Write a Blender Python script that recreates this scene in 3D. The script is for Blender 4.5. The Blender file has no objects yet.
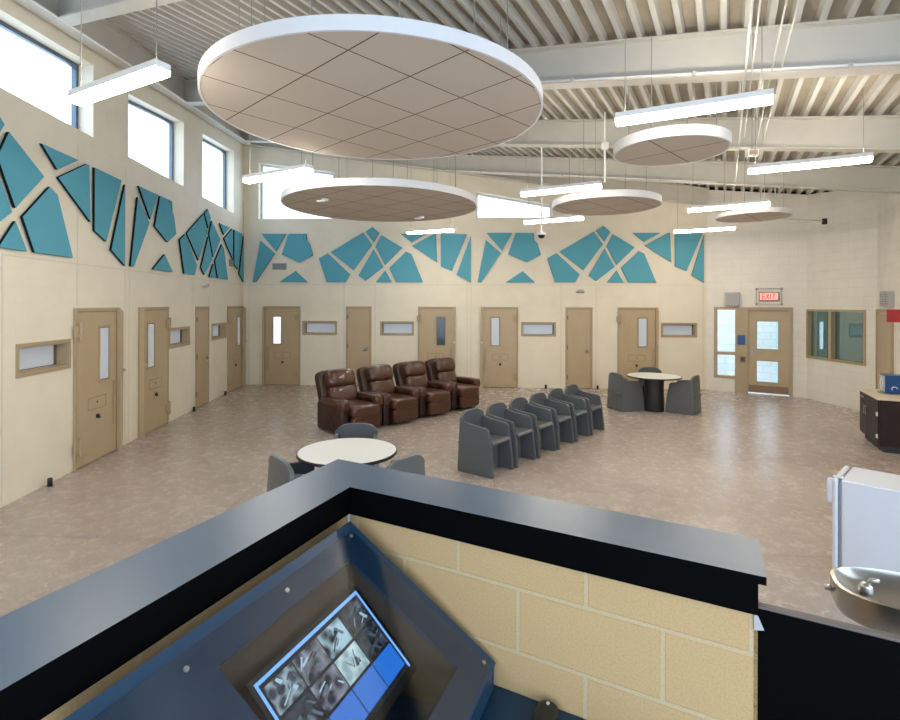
import bpy, bmesh, math, random
from mathutils import Vector, Matrix
from mathutils.geometry import delaunay_2d_cdt
random.seed(7)
S = bpy.context.scene
COL = S.collection
# ------------------------------------------------------------------ camera
FPX, EYE, ROLL, CY = 523.0, 2.25, 0.0035, 304.2
cam_d = bpy.data.cameras.new('camera'); cam = bpy.data.objects.new('camera', cam_d); COL.objects.link(cam)
cam_d.sensor_fit = 'HORIZONTAL'; cam_d.sensor_width = 36; cam_d.lens = 36 * FPX / 900
cam_d.shift_y = -(360 - CY) / 900; cam_d.clip_start = 0.05; cam_d.clip_end = 500
RV = Vector((math.cos(ROLL), 0, math.sin(ROLL))); UV = Vector((-math.sin(ROLL), 0, math.cos(ROLL))); FV = Vector((0, 1, 0))
EYEV = Vector((0, 0, EYE))
m = Matrix((RV, UV, -FV)).transposed().to_4x4(); m.translation = EYEV
cam.matrix_world = m
S.camera = cam
# ------------------------------------------------------------------ world, exposure
S.view_settings.view_transform = 'Standard'; S.view_settings.look = 'None'
S.view_settings.gamma = 1; S.view_settings.use_curve_mapping = False
S.view_settings.exposure = 1.68
S.cycles.use_denoising = True
S.cycles.max_bounces = 10; S.cycles.diffuse_bounces = 6; S.cycles.transparent_max_bounces = 12
S.cycles.sample_clamp_indirect = 6; S.cycles.caustics_reflective = False; S.cycles.caustics_refractive = False
W = bpy.data.worlds.new('world'); S.world = W; W.use_nodes = True
bg = W.node_tree.nodes['Background']; bg.inputs[0].default_value = (0.66, 0.82, 1.0, 1); bg.inputs[1].default_value = 1.5
LAMP_E = 20.0

def area(name, loc, rot, sx, sy, power, col):
    l = bpy.data.lights.new(name, 'AREA'); l.shape = 'RECTANGLE'; l.size = sx; l.size_y = sy; l.energy = power; l.color = col
    o = bpy.data.objects.new(name, l); o.location = loc; o.rotation_euler = rot; COL.objects.link(o); return o

# ------------------------------------------------------------------ projection helpers (photo pixel -> point in the room)
def ray(x, y): return RV * ((x - 450) / FPX) - UV * ((y - CY) / FPX) + FV
def onz(x, y, z=0.0):
    d = ray(x, y); return EYEV + d * ((z - EYE) / d.z)
def onpl(x, y, P, n):
    d = ray(x, y); return EYEV + d * ((P - EYEV).dot(n) / d.dot(n))
def atdepth(x, y, Y): return EYEV + ray(x, y) * Y
def zroof(x, y): return EYE + 2.567 - 0.1365 * x + 0.1027 * y

# ------------------------------------------------------------------ materials
MATS = {}
def mat(name, col, rough=0.5, metal=0.0, var=0.0, vscale=8.0, bump=0.0, bscale=60.0, emit=None, estr=0.0, coat=0.0, spec=0.5):
    if name in MATS: return MATS[name]
    M = bpy.data.materials.new(name); M.use_nodes = True; nt = M.node_tree; b = nt.nodes['Principled BSDF']
    b.inputs['Base Color'].default_value = (*col, 1); b.inputs['Roughness'].default_value = rough; b.inputs['Metallic'].default_value = metal
    b.inputs['Specular IOR Level'].default_value = spec
    b.inputs['Coat Weight'].default_value = coat
    tc = nt.nodes.new('ShaderNodeTexCoord')
    if var > 0:
        n = nt.nodes.new('ShaderNodeTexNoise'); n.inputs['Scale'].default_value = vscale; n.inputs['Detail'].default_value = 5
        nt.links.new(tc.outputs['Object'], n.inputs['Vector'])
        r = nt.nodes.new('ShaderNodeValToRGB'); r.color_ramp.elements[0].position = .3; r.color_ramp.elements[1].position = .7
        r.color_ramp.elements[0].color = (*[c * (1 - var) for c in col], 1); r.color_ramp.elements[1].color = (*[min(1, c * (1 + var)) for c in col], 1)
        nt.links.new(n.outputs['Fac'], r.inputs['Fac']); nt.links.new(r.outputs['Color'], b.inputs['Base Color'])
    if bump > 0:
        n2 = nt.nodes.new('ShaderNodeTexNoise'); n2.inputs['Scale'].default_value = bscale; n2.inputs['Detail'].default_value = 3
        nt.links.new(tc.outputs['Object'], n2.inputs['Vector'])
        bp = nt.nodes.new('ShaderNodeBump'); bp.inputs['Strength'].default_value = bump; bp.inputs['Distance'].default_value = .01
        nt.links.new(n2.outputs['Fac'], bp.inputs['Height']); nt.links.new(bp.outputs['Normal'], b.inputs['Normal'])
    if emit:
        b.inputs['Emission Color'].default_value = (*emit, 1); b.inputs['Emission Strength'].default_value = estr
    MATS[name] = M; return M

def block_mat(name, col, mortar, bw, bh, msize, rough=.8, bump=.4, offx=0.0, offz=0.0, var=.06, smooth=.1, grain=120):
    M = bpy.data.materials.new(name); M.use_nodes = True; nt = M.node_tree; b = nt.nodes['Principled BSDF']; L = nt.links
    tc = nt.nodes.new('ShaderNodeTexCoord'); sp = nt.nodes.new('ShaderNodeSeparateXYZ'); cb = nt.nodes.new('ShaderNodeCombineXYZ')
    L.new(tc.outputs['Object'], sp.inputs[0])
    ax = nt.nodes.new('ShaderNodeMath'); ax.operation = 'ADD'; ax.inputs[1].default_value = offx
    az = nt.nodes.new('ShaderNodeMath'); az.operation = 'ADD'; az.inputs[1].default_value = offz
    L.new(sp.outputs['X'], ax.inputs[0]); L.new(sp.outputs['Z'], az.inputs[0]); L.new(ax.outputs[0], cb.inputs['X']); L.new(az.outputs[0], cb.inputs['Y'])
    br = nt.nodes.new('ShaderNodeTexBrick'); br.inputs['Scale'].default_value = 1; br.inputs['Brick Width'].default_value = bw
    br.inputs['Row Height'].default_value = bh; br.inputs['Mortar Size'].default_value = msize; br.inputs['Mortar Smooth'].default_value = smooth
    br.inputs['Color1'].default_value = (*col, 1); br.inputs['Color2'].default_value = (*[c * (1 - var) for c in col], 1); br.inputs['Mortar'].default_value = (*mortar, 1)
    L.new(cb.outputs[0], br.inputs['Vector'])
    n = nt.nodes.new('ShaderNodeTexNoise'); n.inputs['Scale'].default_value = grain; n.inputs['Detail'].default_value = 4; L.new(tc.outputs['Object'], n.inputs['Vector'])
    mx = nt.nodes.new('ShaderNodeMix'); mx.data_type = 'RGBA'; mx.blend_type = 'MULTIPLY'; mx.inputs[0].default_value = .5 if grain > 50 else .2
    rp = nt.nodes.new('ShaderNodeValToRGB'); rp.color_ramp.elements[0].position = .3; rp.color_ramp.elements[0].color = (.72, .7, .66, 1); rp.color_ramp.elements[1].position = .6
    L.new(n.outputs['Fac'], rp.inputs['Fac']); L.new(br.outputs['Color'], mx.inputs[6]); L.new(rp.outputs['Color'], mx.inputs[7]); L.new(mx.outputs[2], b.inputs['Base Color'])
    bp = nt.nodes.new('ShaderNodeBump'); bp.inputs['Strength'].default_value = bump; bp.inputs['Distance'].default_value = .004; bp.invert = True
    L.new(br.outputs['Fac'], bp.inputs['Height']); L.new(bp.outputs['Normal'], b.inputs['Normal'])
    b.inputs['Roughness'].default_value = rough
    MATS[name] = M; return M

def glass_mat(name, tint=(1, 1, 1), gloss=.08, rough=0.02):
    M = bpy.data.materials.new(name); M.use_nodes = True; nt = M.node_tree; nt.nodes.remove(nt.nodes['Principled BSDF'])
    out = nt.nodes['Material Output']; t = nt.nodes.new('ShaderNodeBsdfTransparent'); g = nt.nodes.new('ShaderNodeBsdfGlossy'); mx = nt.nodes.new('ShaderNodeMixShader')
    t.inputs[0].default_value = (*tint, 1); g.inputs['Roughness'].default_value = rough; mx.inputs[0].default_value = gloss
    nt.links.new(t.outputs[0], mx.inputs[1]); nt.links.new(g.outputs[0], mx.inputs[2]); nt.links.new(mx.outputs[0], out.inputs[0])
    MATS[name] = M; return M

WALLC = (.81, .74, .60)
m_wall = block_mat('painted_block_cream', WALLC, tuple(c * .965 for c in WALLC), .406, .2032, .005, rough=.6, bump=.03, var=.006, smooth=.6, grain=2)
m_wall2 = block_mat('painted_block_offwhite', (.79, .75, .68), (.71, .67, .60), .406, .2032, .007, rough=.6, bump=.2, var=.02, smooth=.5, grain=2)
m_seam = mat('sealant_joint', (.69, .625, .52), .7)
m_tan = mat('tan_steel_paint', (.47, .36, .222), .42, var=.04, vscale=3)
m_tan2 = mat('tan_frame_paint', (.42, .32, .195), .45)
m_groove = mat('dark_tan_gap', (.16, .11, .065), .7)
m_steel = mat('brushed_steel', (.62, .60, .57), .3, 1.0)
m_blackp = mat('black_plastic', (.012, .012, .012), .45)
m_white = mat('white_paint', (.80, .79, .77), .45)
m_beam = mat('beam_paint', (.58, .555, .50), .55, var=.05, vscale=2)
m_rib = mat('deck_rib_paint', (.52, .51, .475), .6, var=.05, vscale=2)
m_rec = mat('deck_recess_shade', (.33, .29, .23), .7, var=.14, vscale=2.5)  # same paint as the ribs, with recess shade and rust tone in its colour
m_teal = mat('teal_fabric', (.115, .375, .475), .95, var=.08, vscale=90, spec=.15)
m_tealedge = mat('black_fabric_edge', (.012, .02, .025), .9, spec=.1)
m_rim = mat('white_rim', (.80, .79, .80), .4)
m_alum = mat('dark_aluminium', (.10, .14, .19), .35, .4)
m_alumw = mat('pale_aluminium', (.60, .66, .72), .4, .2)
m_glass = glass_mat('clear_glass')
m_obsglass = glass_mat('observation_glass', (.55, .68, .68), .22)
m_up = mat('added_uplight', (1, 1, 1), .4, emit=(1.0, .91, .76), estr=LAMP_E * .6)
m_lens = mat('lamp_lens', (1, 1, 1), .4, emit=(1.0, .91, .76), estr=LAMP_E)
m_cable = mat('steel_cable', (.35, .33, .3), .5, .3)
m_pane = mat('cell_pane_glow', (.42, .45, .48), .18, emit=(.80, .88, 1.0), estr=.06)  # weak glow stands in for daylight in the cell behind the glass
m_pane_b = mat('cell_pane_glow_bright', (.62, .66, .70), .18, emit=(.9, .90, 1.0), estr=.30)  # stronger glow in place of the brighter daylight behind this pane
m_pane_d = mat('dark_cell_pane', (.05, .07, .10), .12)
m_chair = mat('grey_moulded_plastic', (.105, .112, .12), .36, bump=.12, bscale=160)
m_chair2 = mat('taupe_grey_moulded_plastic', (.135, .125, .110), .38, bump=.12, bscale=160)
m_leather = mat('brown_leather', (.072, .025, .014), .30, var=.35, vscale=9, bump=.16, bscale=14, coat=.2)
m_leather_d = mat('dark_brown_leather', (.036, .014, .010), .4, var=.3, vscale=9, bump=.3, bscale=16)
m_lam = mat('white_speckled_laminate', (.78, .77, .75), .3, var=.05, vscale=120)
m_edge = mat('black_edge_band', (.02, .02, .022), .4)
m_ledge = mat('slate_sky_tinted_surface', (.062, .108, .172), .34, var=.03, vscale=60)  # grey top with the blue of the reflected sky mixed into its colour
m_fascia = mat('black_laminate', (.0012, .0012, .0014), .6, spec=.04)
m_desk = mat('navy_laminate', (.004, .040, .085), .4, spec=.35)
m_plate = mat('console_slate_laminate', (.016, .048, .092), .35)
m_brown = mat('console_brown_interior', (.085, .050, .028), .6, var=.1, vscale=10)
m_acry = glass_mat('clear_acrylic', (.84, .86, .88), .06, .12)
m_cab = mat('espresso_wood', (.028, .013, .014), .45, var=.35, vscale=6, spec=.3)
m_ctop = mat('beige_laminate', (.72, .60, .44), .4, var=.04, vscale=80)
m_fridge = mat('white_enamel', (.70, .73, .80), .35)
m_gasket = mat('grey_gasket', (.30, .32, .36), .6)
m_stain = mat('stainless_sheet', (.40, .385, .36), .28, 1.0, bump=.04, bscale=30)
m_grey = mat('grey_metal_box', (.42, .41, .41), .5)
m_blue = mat('blue_sign', (.02, .09, .32), .4)
m_red = mat('red_sign', (.36, .01, .015), .4)
m_exit = mat('exit_face', (.5, .3, .26), .4, emit=(1, .42, .36), estr=.20)
m_exitr = mat('exit_letters', (.6, .01, .01), .4, emit=(1, .01, .01), estr=.18)
m_wood = mat('worn_cap_strip', (.13, .10, .085), .5)
m_vent = mat('vent_grey', (.20, .22, .23), .6)

def floor_material():
    M = bpy.data.materials.new('polished_concrete'); M.use_nodes = True; nt = M.node_tree; b = nt.nodes['Principled BSDF']; L = nt.links
    tc = nt.nodes.new('ShaderNodeTexCoord')
    def noise(sc, det, rough=.6, dist=0):
        n = nt.nodes.new('ShaderNodeTexNoise'); n.inputs['Scale'].default_value = sc; n.inputs['Detail'].default_value = det
        n.inputs['Roughness'].default_value = rough; n.inputs['Distortion'].default_value = dist; L.new(tc.outputs['Object'], n.inputs['Vector']); return n
    a = noise(.45, 10, .72, .9); c = noise(7.0, 10, .78, .6); g = noise(30, 3)
    r1 = nt.nodes.new('ShaderNodeValToRGB'); e = r1.color_ramp.elements
    e[0].position = .32; e[0].color = (.40, .33, .287, 1); e[1].position = .68; e[1].color = (.525, .46, .42, 1)
    r2 = nt.nodes.new('ShaderNodeValToRGB'); e = r2.color_ramp.elements
    e[0].position = .22; e[0].color = (.82, .80, .79, 1); e[1].position = .78; e[1].color = (1.08, 1.07, 1.07, 1)
    r3 = nt.nodes.new('ShaderNodeValToRGB'); e = r3.color_ramp.elements
    e[0].position = .35; e[0].color = (.88, .87, .87, 1); e[1].position = .6; e[1].color = (1, 1, 1, 1)
    L.new(a.outputs['Fac'], r1.inputs['Fac']); L.new(c.outputs['Fac'], r2.inputs['Fac']); L.new(g.outputs['Fac'], r3.inputs['Fac'])
    mx = nt.nodes.new('ShaderNodeMix'); mx.data_type = 'RGBA'; mx.blend_type = 'MULTIPLY'; mx.inputs[0].default_value = .9
    L.new(r1.outputs['Color'], mx.inputs[6]); L.new(r2.outputs['Color'], mx.inputs[7])
    mx2 = nt.nodes.new('ShaderNodeMix'); mx2.data_type = 'RGBA'; mx2.blend_type = 'MULTIPLY'; mx2.inputs[0].default_value = 1
    L.new(mx.outputs[2], mx2.inputs[6]); L.new(r3.outputs['Color'], mx2.inputs[7]); L.new(mx2.outputs[2], b.inputs['Base Color'])
    mr = nt.nodes.new('ShaderNodeMapRange'); mr.inputs['To Min'].default_value = .10; mr.inputs['To Max'].default_value = .42
    L.new(c.outputs['Fac'], mr.inputs['Value']); L.new(mr.outputs[0], b.inputs['Roughness'])
    bp = nt.nodes.new('ShaderNodeBump'); bp.inputs['Strength'].default_value = .12; bp.inputs['Distance'].default_value = .01
    L.new(c.outputs['Fac'], bp.inputs['Height']); L.new(bp.outputs['Normal'], b.inputs['Normal'])
    b.inputs['Specular IOR Level'].default_value = .45
    return M
m_floor = floor_material()

def cloud_material():
    M = bpy.data.materials.new('ceiling_tile_face'); M.use_nodes = True; nt = M.node_tree; b = nt.nodes['Principled BSDF']; L = nt.links
    tc = nt.nodes.new('ShaderNodeTexCoord')
    br = nt.nodes.new('ShaderNodeTexBrick'); br.offset = 0; br.inputs['Scale'].default_value = 1; br.inputs['Brick Width'].default_value = .61
    br.inputs['Row Height'].default_value = .61; br.inputs['Mortar Size'].default_value = .0065; br.inputs['Mortar Smooth'].default_value = 0
    c = (.62, .545, .465); br.inputs['Color1'].default_value = (*c, 1); br.inputs['Color2'].default_value = (.605, .53, .45, 1); br.inputs['Mortar'].default_value = (.13, .085, .06, 1)
    L.new(tc.outputs['Object'], br.inputs['Vector']); L.new(br.outputs['Color'], b.inputs['Base Color']); b.inputs['Roughness'].default_value = .9
    return M
m_cloud = cloud_material()

# ------------------------------------------------------------------ mesh helpers
def link(name, bm, mt, parent=None, smooth=False, loc=None, rot=None):
    me = bpy.data.meshes.new(name); bmesh.ops.recalc_face_normals(bm, faces=bm.faces[:]) ; bm.to_mesh(me); bm.free()
    for k in (mt if isinstance(mt, (list, tuple)) else [mt]): me.materials.append(k)
    o = bpy.data.objects.new(name, me); COL.objects.link(o)
    if parent is not None: o.parent = parent
    if loc is not None: o.location = loc
    if rot is not None: o.rotation_euler = rot
    if smooth:
        for p in me.polygons: p.use_smooth = True
    return o
def tag(o, label=None, cat=None, group=None, kind=None):
    if label: o['label'] = label
    if cat: o['category'] = cat
    if group: o['group'] = group
    if kind: o['kind'] = kind
    return o
def empty(name, loc=(0, 0, 0), rz=0.0):
    o = bpy.data.objects.new(name, None); COL.objects.link(o); o.location = loc; o.rotation_euler = (0, 0, rz); o.empty_display_size = .1; return o
def copy_tree(o, parent=None):
    c = o.copy(); COL.objects.link(c)
    if parent is not None: c.parent = parent
    for ch in list(o.children): copy_tree(ch, c)
    return c
def NB(): return bmesh.new()
def box(bm, x0, x1, y0, y1, z0, z1, bev=0.0, seg=2, mi=0):
    r = bmesh.ops.create_cube(bm, size=1.0); vs = r['verts']
    for v in vs: v.co = Vector(((x0 + x1) / 2 + v.co.x * (x1 - x0), (y0 + y1) / 2 + v.co.y * (y1 - y0), (z0 + z1) / 2 + v.co.z * (z1 - z0)))
    fs = list({f for v in vs for f in v.link_faces})
    for f in fs: f.material_index = mi
    if bev > 0:
        es = list({e for v in vs for e in v.link_edges})
        bmesh.ops.bevel(bm, geom=es, offset=bev, segments=seg, affect='EDGES', profile=.5)
    return bm
def prism(bm, pts, vec, mi=0, side_mi=None):
    vec = Vector(vec); a = [bm.verts.new(Vector(p)) for p in pts]; b = [bm.verts.new(Vector(p) + vec) for p in pts]; n = len(pts)
    f1 = bm.faces.new(a); f2 = bm.faces.new(b[::-1]); f1.material_index = f2.material_index = mi
    for i in range(n):
        f = bm.faces.new((a[i], b[i], b[(i + 1) % n], a[(i + 1) % n])); f.material_index = mi if side_mi is None else side_mi
    return bm
def tube(bm, pts, r, seg=8, cap=True):
    pts = [Vector(p) for p in pts]; rings = []
    for i, p in enumerate(pts):
        t = (pts[min(i + 1, len(pts) - 1)] - pts[max(i - 1, 0)]).normalized()
        a = t.cross(Vector((0, 0, 1)));
        if a.length < 1e-3: a = t.cross(Vector((0, 1, 0)))
        a.normalize(); b = t.cross(a)
        rings.append([bm.verts.new(p + (a * math.cos(k * 2 * math.pi / seg) + b * math.sin(k * 2 * math.pi / seg)) * r) for k in range(seg)])
    for i in range(len(rings) - 1):
        for k in range(seg): bm.faces.new((rings[i][k], rings[i][(k + 1) % seg], rings[i + 1][(k + 1) % seg], rings[i + 1][k]))
    if cap: bm.faces.new(rings[0]); bm.faces.new(rings[-1][::-1])
    return bm
def lathe(bm, prof, seg=48, cx=0, cy=0, sx=1, sy=1, pw=1.0):
    rings = []; cs_ = lambda a: math.copysign(abs(math.cos(a)) ** pw, math.cos(a)); sn_ = lambda a: math.copysign(abs(math.sin(a)) ** pw, math.sin(a))
    for r, z in prof:
        if r <= 1e-6: rings.append([bm.verts.new((cx, cy, z))])
        else: rings.append([bm.verts.new((cx + sx * r * cs_(2 * math.pi * k / seg), cy + sy * r * sn_(2 * math.pi * k / seg), z)) for k in range(seg)])
    for i in range(len(rings) - 1):
        A, B = rings[i], rings[i + 1]
        for k in range(seg):
            k2 = (k + 1) % seg
            if len(A) == 1 and len(B) == 1: continue
            if len(A) == 1: bm.faces.new((A[0], B[k], B[k2]))
            elif len(B) == 1: bm.faces.new((A[k], A[k2], B[0]))
            else: bm.faces.new((A[k], A[k2], B[k2], B[k]))
    return bm
def pillow(bm, c, h, e=.4, nu=20, nv=28, M=None, e2=None):
    """puffy rounded block (superellipsoid), centre c, half sizes h"""
    e2 = e2 or e
    sg = lambda v, p: math.copysign(abs(v) ** p, v)
    rows = []
    for i in range(nu + 1):
        t = -math.pi / 2 + math.pi * i / nu; row = []
        for j in range(nv):
            p = 2 * math.pi * j / nv
            v = Vector((h[0] * sg(math.cos(t), e) * sg(math.cos(p), e2), h[1] * sg(math.cos(t), e) * sg(math.sin(p), e2), h[2] * sg(math.sin(t), e)))
            if M: v = M @ v
            v += Vector(c)
            if i in (0, nu):
                if j == 0: row.append(bm.verts.new(v))
            else: row.append(bm.verts.new(v))
        rows.append(row)
    for i in range(nu):
        A, B = rows[i], rows[i + 1]
        for j in range(nv):
            k = (j + 1) % nv
            if len(A) == 1: bm.faces.new((A[0], B[k], B[j]))
            elif len(B) == 1: bm.faces.new((A[j], A[k], B[0]))
            else: bm.faces.new((A[j], A[k], B[k], B[j]))
    return bm
def inpoly(p, poly):
    r = False; n = len(poly); j = n - 1
    for i in range(n):
        a, b = poly[i], poly[j]
        if (a[1] > p[1]) != (b[1] > p[1]) and p[0] < (b[0] - a[0]) * (p[1] - a[1]) / (b[1] - a[1]) + a[0]: r = not r
        j = i
    return r

# ------------------------------------------------------------------ walls
class Wall:
    def __init__(s, P0, P1):
        s.O = Vector((P0[0], P0[1], 0)); d = Vector((P1[0] - P0[0], P1[1] - P0[1], 0)); s.len = d.length; s.d = d.normalized()
        s.out = Vector((-s.d.y, s.d.x, 0)); s.rz = math.atan2(s.d.y, s.d.x)
    def uz(s, px, py):
        P = onpl(px, py, s.O, s.out); return ((P - s.O).dot(s.d), P.z)
    def pt(s, u, z, off=0.0): return s.O + s.d * u - s.out * off + Vector((0, 0, z))   # off = towards the room
    def empty(s, name, u, z=0.0, off=0.0): return empty(name, s.pt(u, z, off), s.rz)

C0 = (-5.745, 14.55); C1 = (6.80, 13.87); C2 = (8.66, 12.68); C3 = (8.77, 10.74)
rh = math.radians(207.5); C4 = (C3[0] + math.sin(rh) * 9.2, C3[1] + math.cos(rh) * 9.2)
CL = (C0[0] + .0939 * 17.5, C0[1] - 17.5)
WL = Wall(CL, C0); WB = Wall(C0, C1); WE = Wall(C1, C2); WO = Wall(C2, C3); WR = Wall(C3, C4)

def build_wall(name, w, holes, thick, mt, label, ext0=0.0, ext1=0.0):
    u0, u1 = -ext0, w.len + ext1
    N = 8; top = []
    for i in range(N + 1):
        u = u1 + (u0 - u1) * i / N; p = w.pt(u, 0); top.append((u, zroof(p.x, p.y) - .002))
    outer = [(u0, -.02), (u1, -.02)] + top
    vs = [Vector(p) for p in outer]; es = [(i, (i + 1) % len(outer)) for i in range(len(outer))]
    for h in holes:
        b = len(vs); vs += [Vector(p) for p in h]; es += [(b + i, b + (i + 1) % len(h)) for i in range(len(h))]
    rv, re, rf, *_ = delaunay_2d_cdt(vs, es, [], 0, 1e-6)
    bm = NB(); F = [bm.verts.new((v.x, 0, v.y)) for v in rv]; B = [bm.verts.new((v.x, thick, v.y)) for v in rv]
    cnt = {}
    for f in rf:
        c = (sum(rv[i].x for i in f) / 3, sum(rv[i].y for i in f) / 3)
        if not inpoly(c, outer) or any(inpoly(c, h) for h in holes): continue
        bm.faces.new([F[i] for i in f]); bm.faces.new([B[i] for i in reversed(f)])
        for k in range(3):
            e = (f[k], f[(k + 1) % 3]); cnt[tuple(sorted(e))] = cnt.get(tuple(sorted(e)), 0) + 1
    for (a, b), n in cnt.items():
        if n == 1: bm.faces.new((F[a], B[a], B[b], F[b]))
    for v in [v for v in bm.verts if not v.link_faces]: bm.verts.remove(v)
    o = link(name, bm, mt, loc=w.O, rot=(0, 0, w.rz)); return tag(o, label, 'wall', kind='structure')

def poly_px(w, pts): return [w.uz(*p) for p in pts]
TL = .34
# clerestory openings (wall-face outlines)
def sill_fix(poly, zs):   # bottom two points level
    return poly
SZ = 4.60   # clerestory sill height
def cler(w, pxl, ytl, pxr, ytr):
    a = w.uz(pxl, ytl); b = w.uz(pxr, ytr); return [(a[0], SZ), (b[0], SZ), (b[0], b[1]), (a[0], a[1])]
hL = [cler(WL, -75, -36, 93.5, 65.5), cler(WL, 128.5, 93.5, 184, 122.5), cler(WL, 202.5, 133.5, 234, 151.6)]
hB = [cler(WB, 258.7, 162.7, 333, 172), cler(WB, 366.7, 176.5, 430, 184.5), cler(WB, 476, 191.7, 552.4, 205)]
LZ0, LZ1 = 1.43, 1.735
def lite(w, x0, x1):
    a = w.uz(x0, 330)[0] + .042; b = w.uz(x1, 330)[0] - .042; return [(a, LZ0), (b, LZ0), (b, LZ1), (a, LZ1)]
lL = [lite(WL, 15.5, 70), lite(WL, 169, 189.5), lite(WL, 211.5, 226)]
lB = [lite(WB, 302.5, 337), lite(WB, 380, 414), lite(WB, 521, 556), lite(WB, 661, 697)]
EU0, EU1 = WE.uz(714, 350)[0], WE.uz(793, 350)[0]; EDZ = 2.20
hE = [[(EU0, 0.35), (WE.uz(737, 350)[0], 0.35), (WE.uz(737, 350)[0], -.0), (EU1, -.0), (EU1, EDZ), (EU0, EDZ)]]
OU0, OU1 = WO.uz(806.5, 330)[0], WO.uz(866, 330)[0]
hO = [[(OU0, .98), (OU1, .98), (OU1, 2.16), (OU0, 2.16)]]
build_wall('wall_left', WL, hL + lL, TL, m_wall, 'tall cream painted wall on the left with cell doors and high windows')
build_wall('wall_back', WB, hB + lB, TL, m_wall, 'tall cream painted wall at the far end with cell doors and teal panels', ext0=TL, ext1=.02)
build_wall('wall_exit', WE, hE, .22, m_wall2, 'angled painted block wall holding the glazed exit door', ext1=0)
build_wall('wall_observation', WO, hO, .22, m_wall2, 'painted block wall holding the observation window', ext0=.1)
build_wall('wall_right', WR, [], .22, m_wall2, 'painted block wall on the right behind the cabinet')

# floor
bm = NB()
fl = [(-9, -6), (14, -6), (14, 18), (-9, 18)]
room = [CL, C0, C1, C2, C3, C4]
fp = [(CL[0] - .0, CL[1]), (C0[0], C0[1]), C1, C2, C3, C4, (6.0, -1.5), (6.0, CL[1])]
vs = [bm.verts.new((x * 1.0, y * 1.0, 0)) for x, y in fp]; bm.faces.new(vs[::-1])
ret = bmesh.ops.extrude_face_region(bm, geom=bm.faces[:])
for v in [g for g in ret['geom'] if isinstance(g, bmesh.types.BMVert)]: v.co.z = -.15
fl_o = link('floor', bm, m_floor); tag(fl_o, 'mottled brown grey polished concrete floor', 'floor', kind='structure')
# saw cut joints in the slab
bm = NB()
def joint(p, q, w=.005):
    p = Vector((*p, .0012)); q = Vector((*q, .0012)); d = (q - p).normalized(); n = Vector((-d.y, d.x, 0)) * w
    bm.faces.new([bm.verts.new(v) for v in (p - n, q - n, q + n, p + n)])
for Y in (4.85, 7.9, 10.9):
    xe = 3.9 if Y < 5 else (6.2 if Y < 8 else 8.4)
    joint((-4.9, Y + 4.9 * .05), (xe, Y - xe * .05))
for X in (-2.25, .7): joint((X - .25, 3.0 if X < 3 else 3.2), (X + .1, 13.7))
jo = link('trim_1', bm, mat('saw_cut', (.22, .17, .14), .8)); tag(jo, 'thin dark saw cut joints across the concrete floor', 'floor joint', kind='structure')
# outside ground
bm = NB(); box(bm, -60, 60, -40, 80, -.6, -.3)
g = link('ground', bm, mat('pale_yard', (.75, .77, .80), .9)); tag(g, 'pale paved yard outside the building', 'ground', kind='structure')

# roof deck: ribs run along RD, profile repeats along BD
hd = math.radians(31.8)
hr = math.radians(27.8); RR = Vector((math.sin(hr), math.cos(hr), 0)); RRS = -.1365 * math.sin(hr) + .1027 * math.cos(hr)
RD = Vector((math.sin(hd), math.cos(hd), 0)); BD = Vector((-math.cos(hd), math.sin(hd), 0))
bm = NB(); t0, t1 = -6.0, 21.0; s = -12.0; prof = []
while s < 15:
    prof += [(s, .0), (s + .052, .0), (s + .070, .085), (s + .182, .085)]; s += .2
rowA, rowB = [], []
for ss, dz in prof:
    for row, t in ((rowA, t0), (rowB, t1)):
        p = BD * ss + RR * t; row.append(bm.verts.new((p.x, p.y, zroof(p.x, p.y) + dz)))
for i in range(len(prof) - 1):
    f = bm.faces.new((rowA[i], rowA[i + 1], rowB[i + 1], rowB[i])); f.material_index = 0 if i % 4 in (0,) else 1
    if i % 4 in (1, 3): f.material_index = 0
for w, off in ((WL, .3), (WB, .3), (WE, .2), (WO, .2), (WR, .2)):
    bmesh.ops.bisect_plane(bm, geom=bm.verts[:] + bm.edges[:] + bm.faces[:], plane_co=w.O + w.out * off, plane_no=w.out, clear_outer=True)
bmesh.ops.bisect_plane(bm, geom=bm.verts[:] + bm.edges[:] + bm.faces[:], plane_co=Vector((0, -2.9, 0)), plane_no=Vector((0, -1, 0)), clear_outer=True)
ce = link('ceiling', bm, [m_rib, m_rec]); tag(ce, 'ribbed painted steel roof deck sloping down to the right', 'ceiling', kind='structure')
# roof slab above the deck
bm = NB(); pts = [w_.O + w_.out * .3 for w_ in (WL, WB, WE, WO)] + [WR.O + WR.out * .2, WR.pt(WR.len, 0, -.2), Vector((6.5, -3, 0))]
pts = [Vector((p.x, p.y, zroof(p.x, p.y) + .11)) for p in pts]
prism(bm, pts, (0, 0, .2)); ce2 = link('ceiling_slab', bm, m_rec); tag(ce2, 'insulated roof slab above the ribbed steel deck', 'ceiling', kind='structure')

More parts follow.
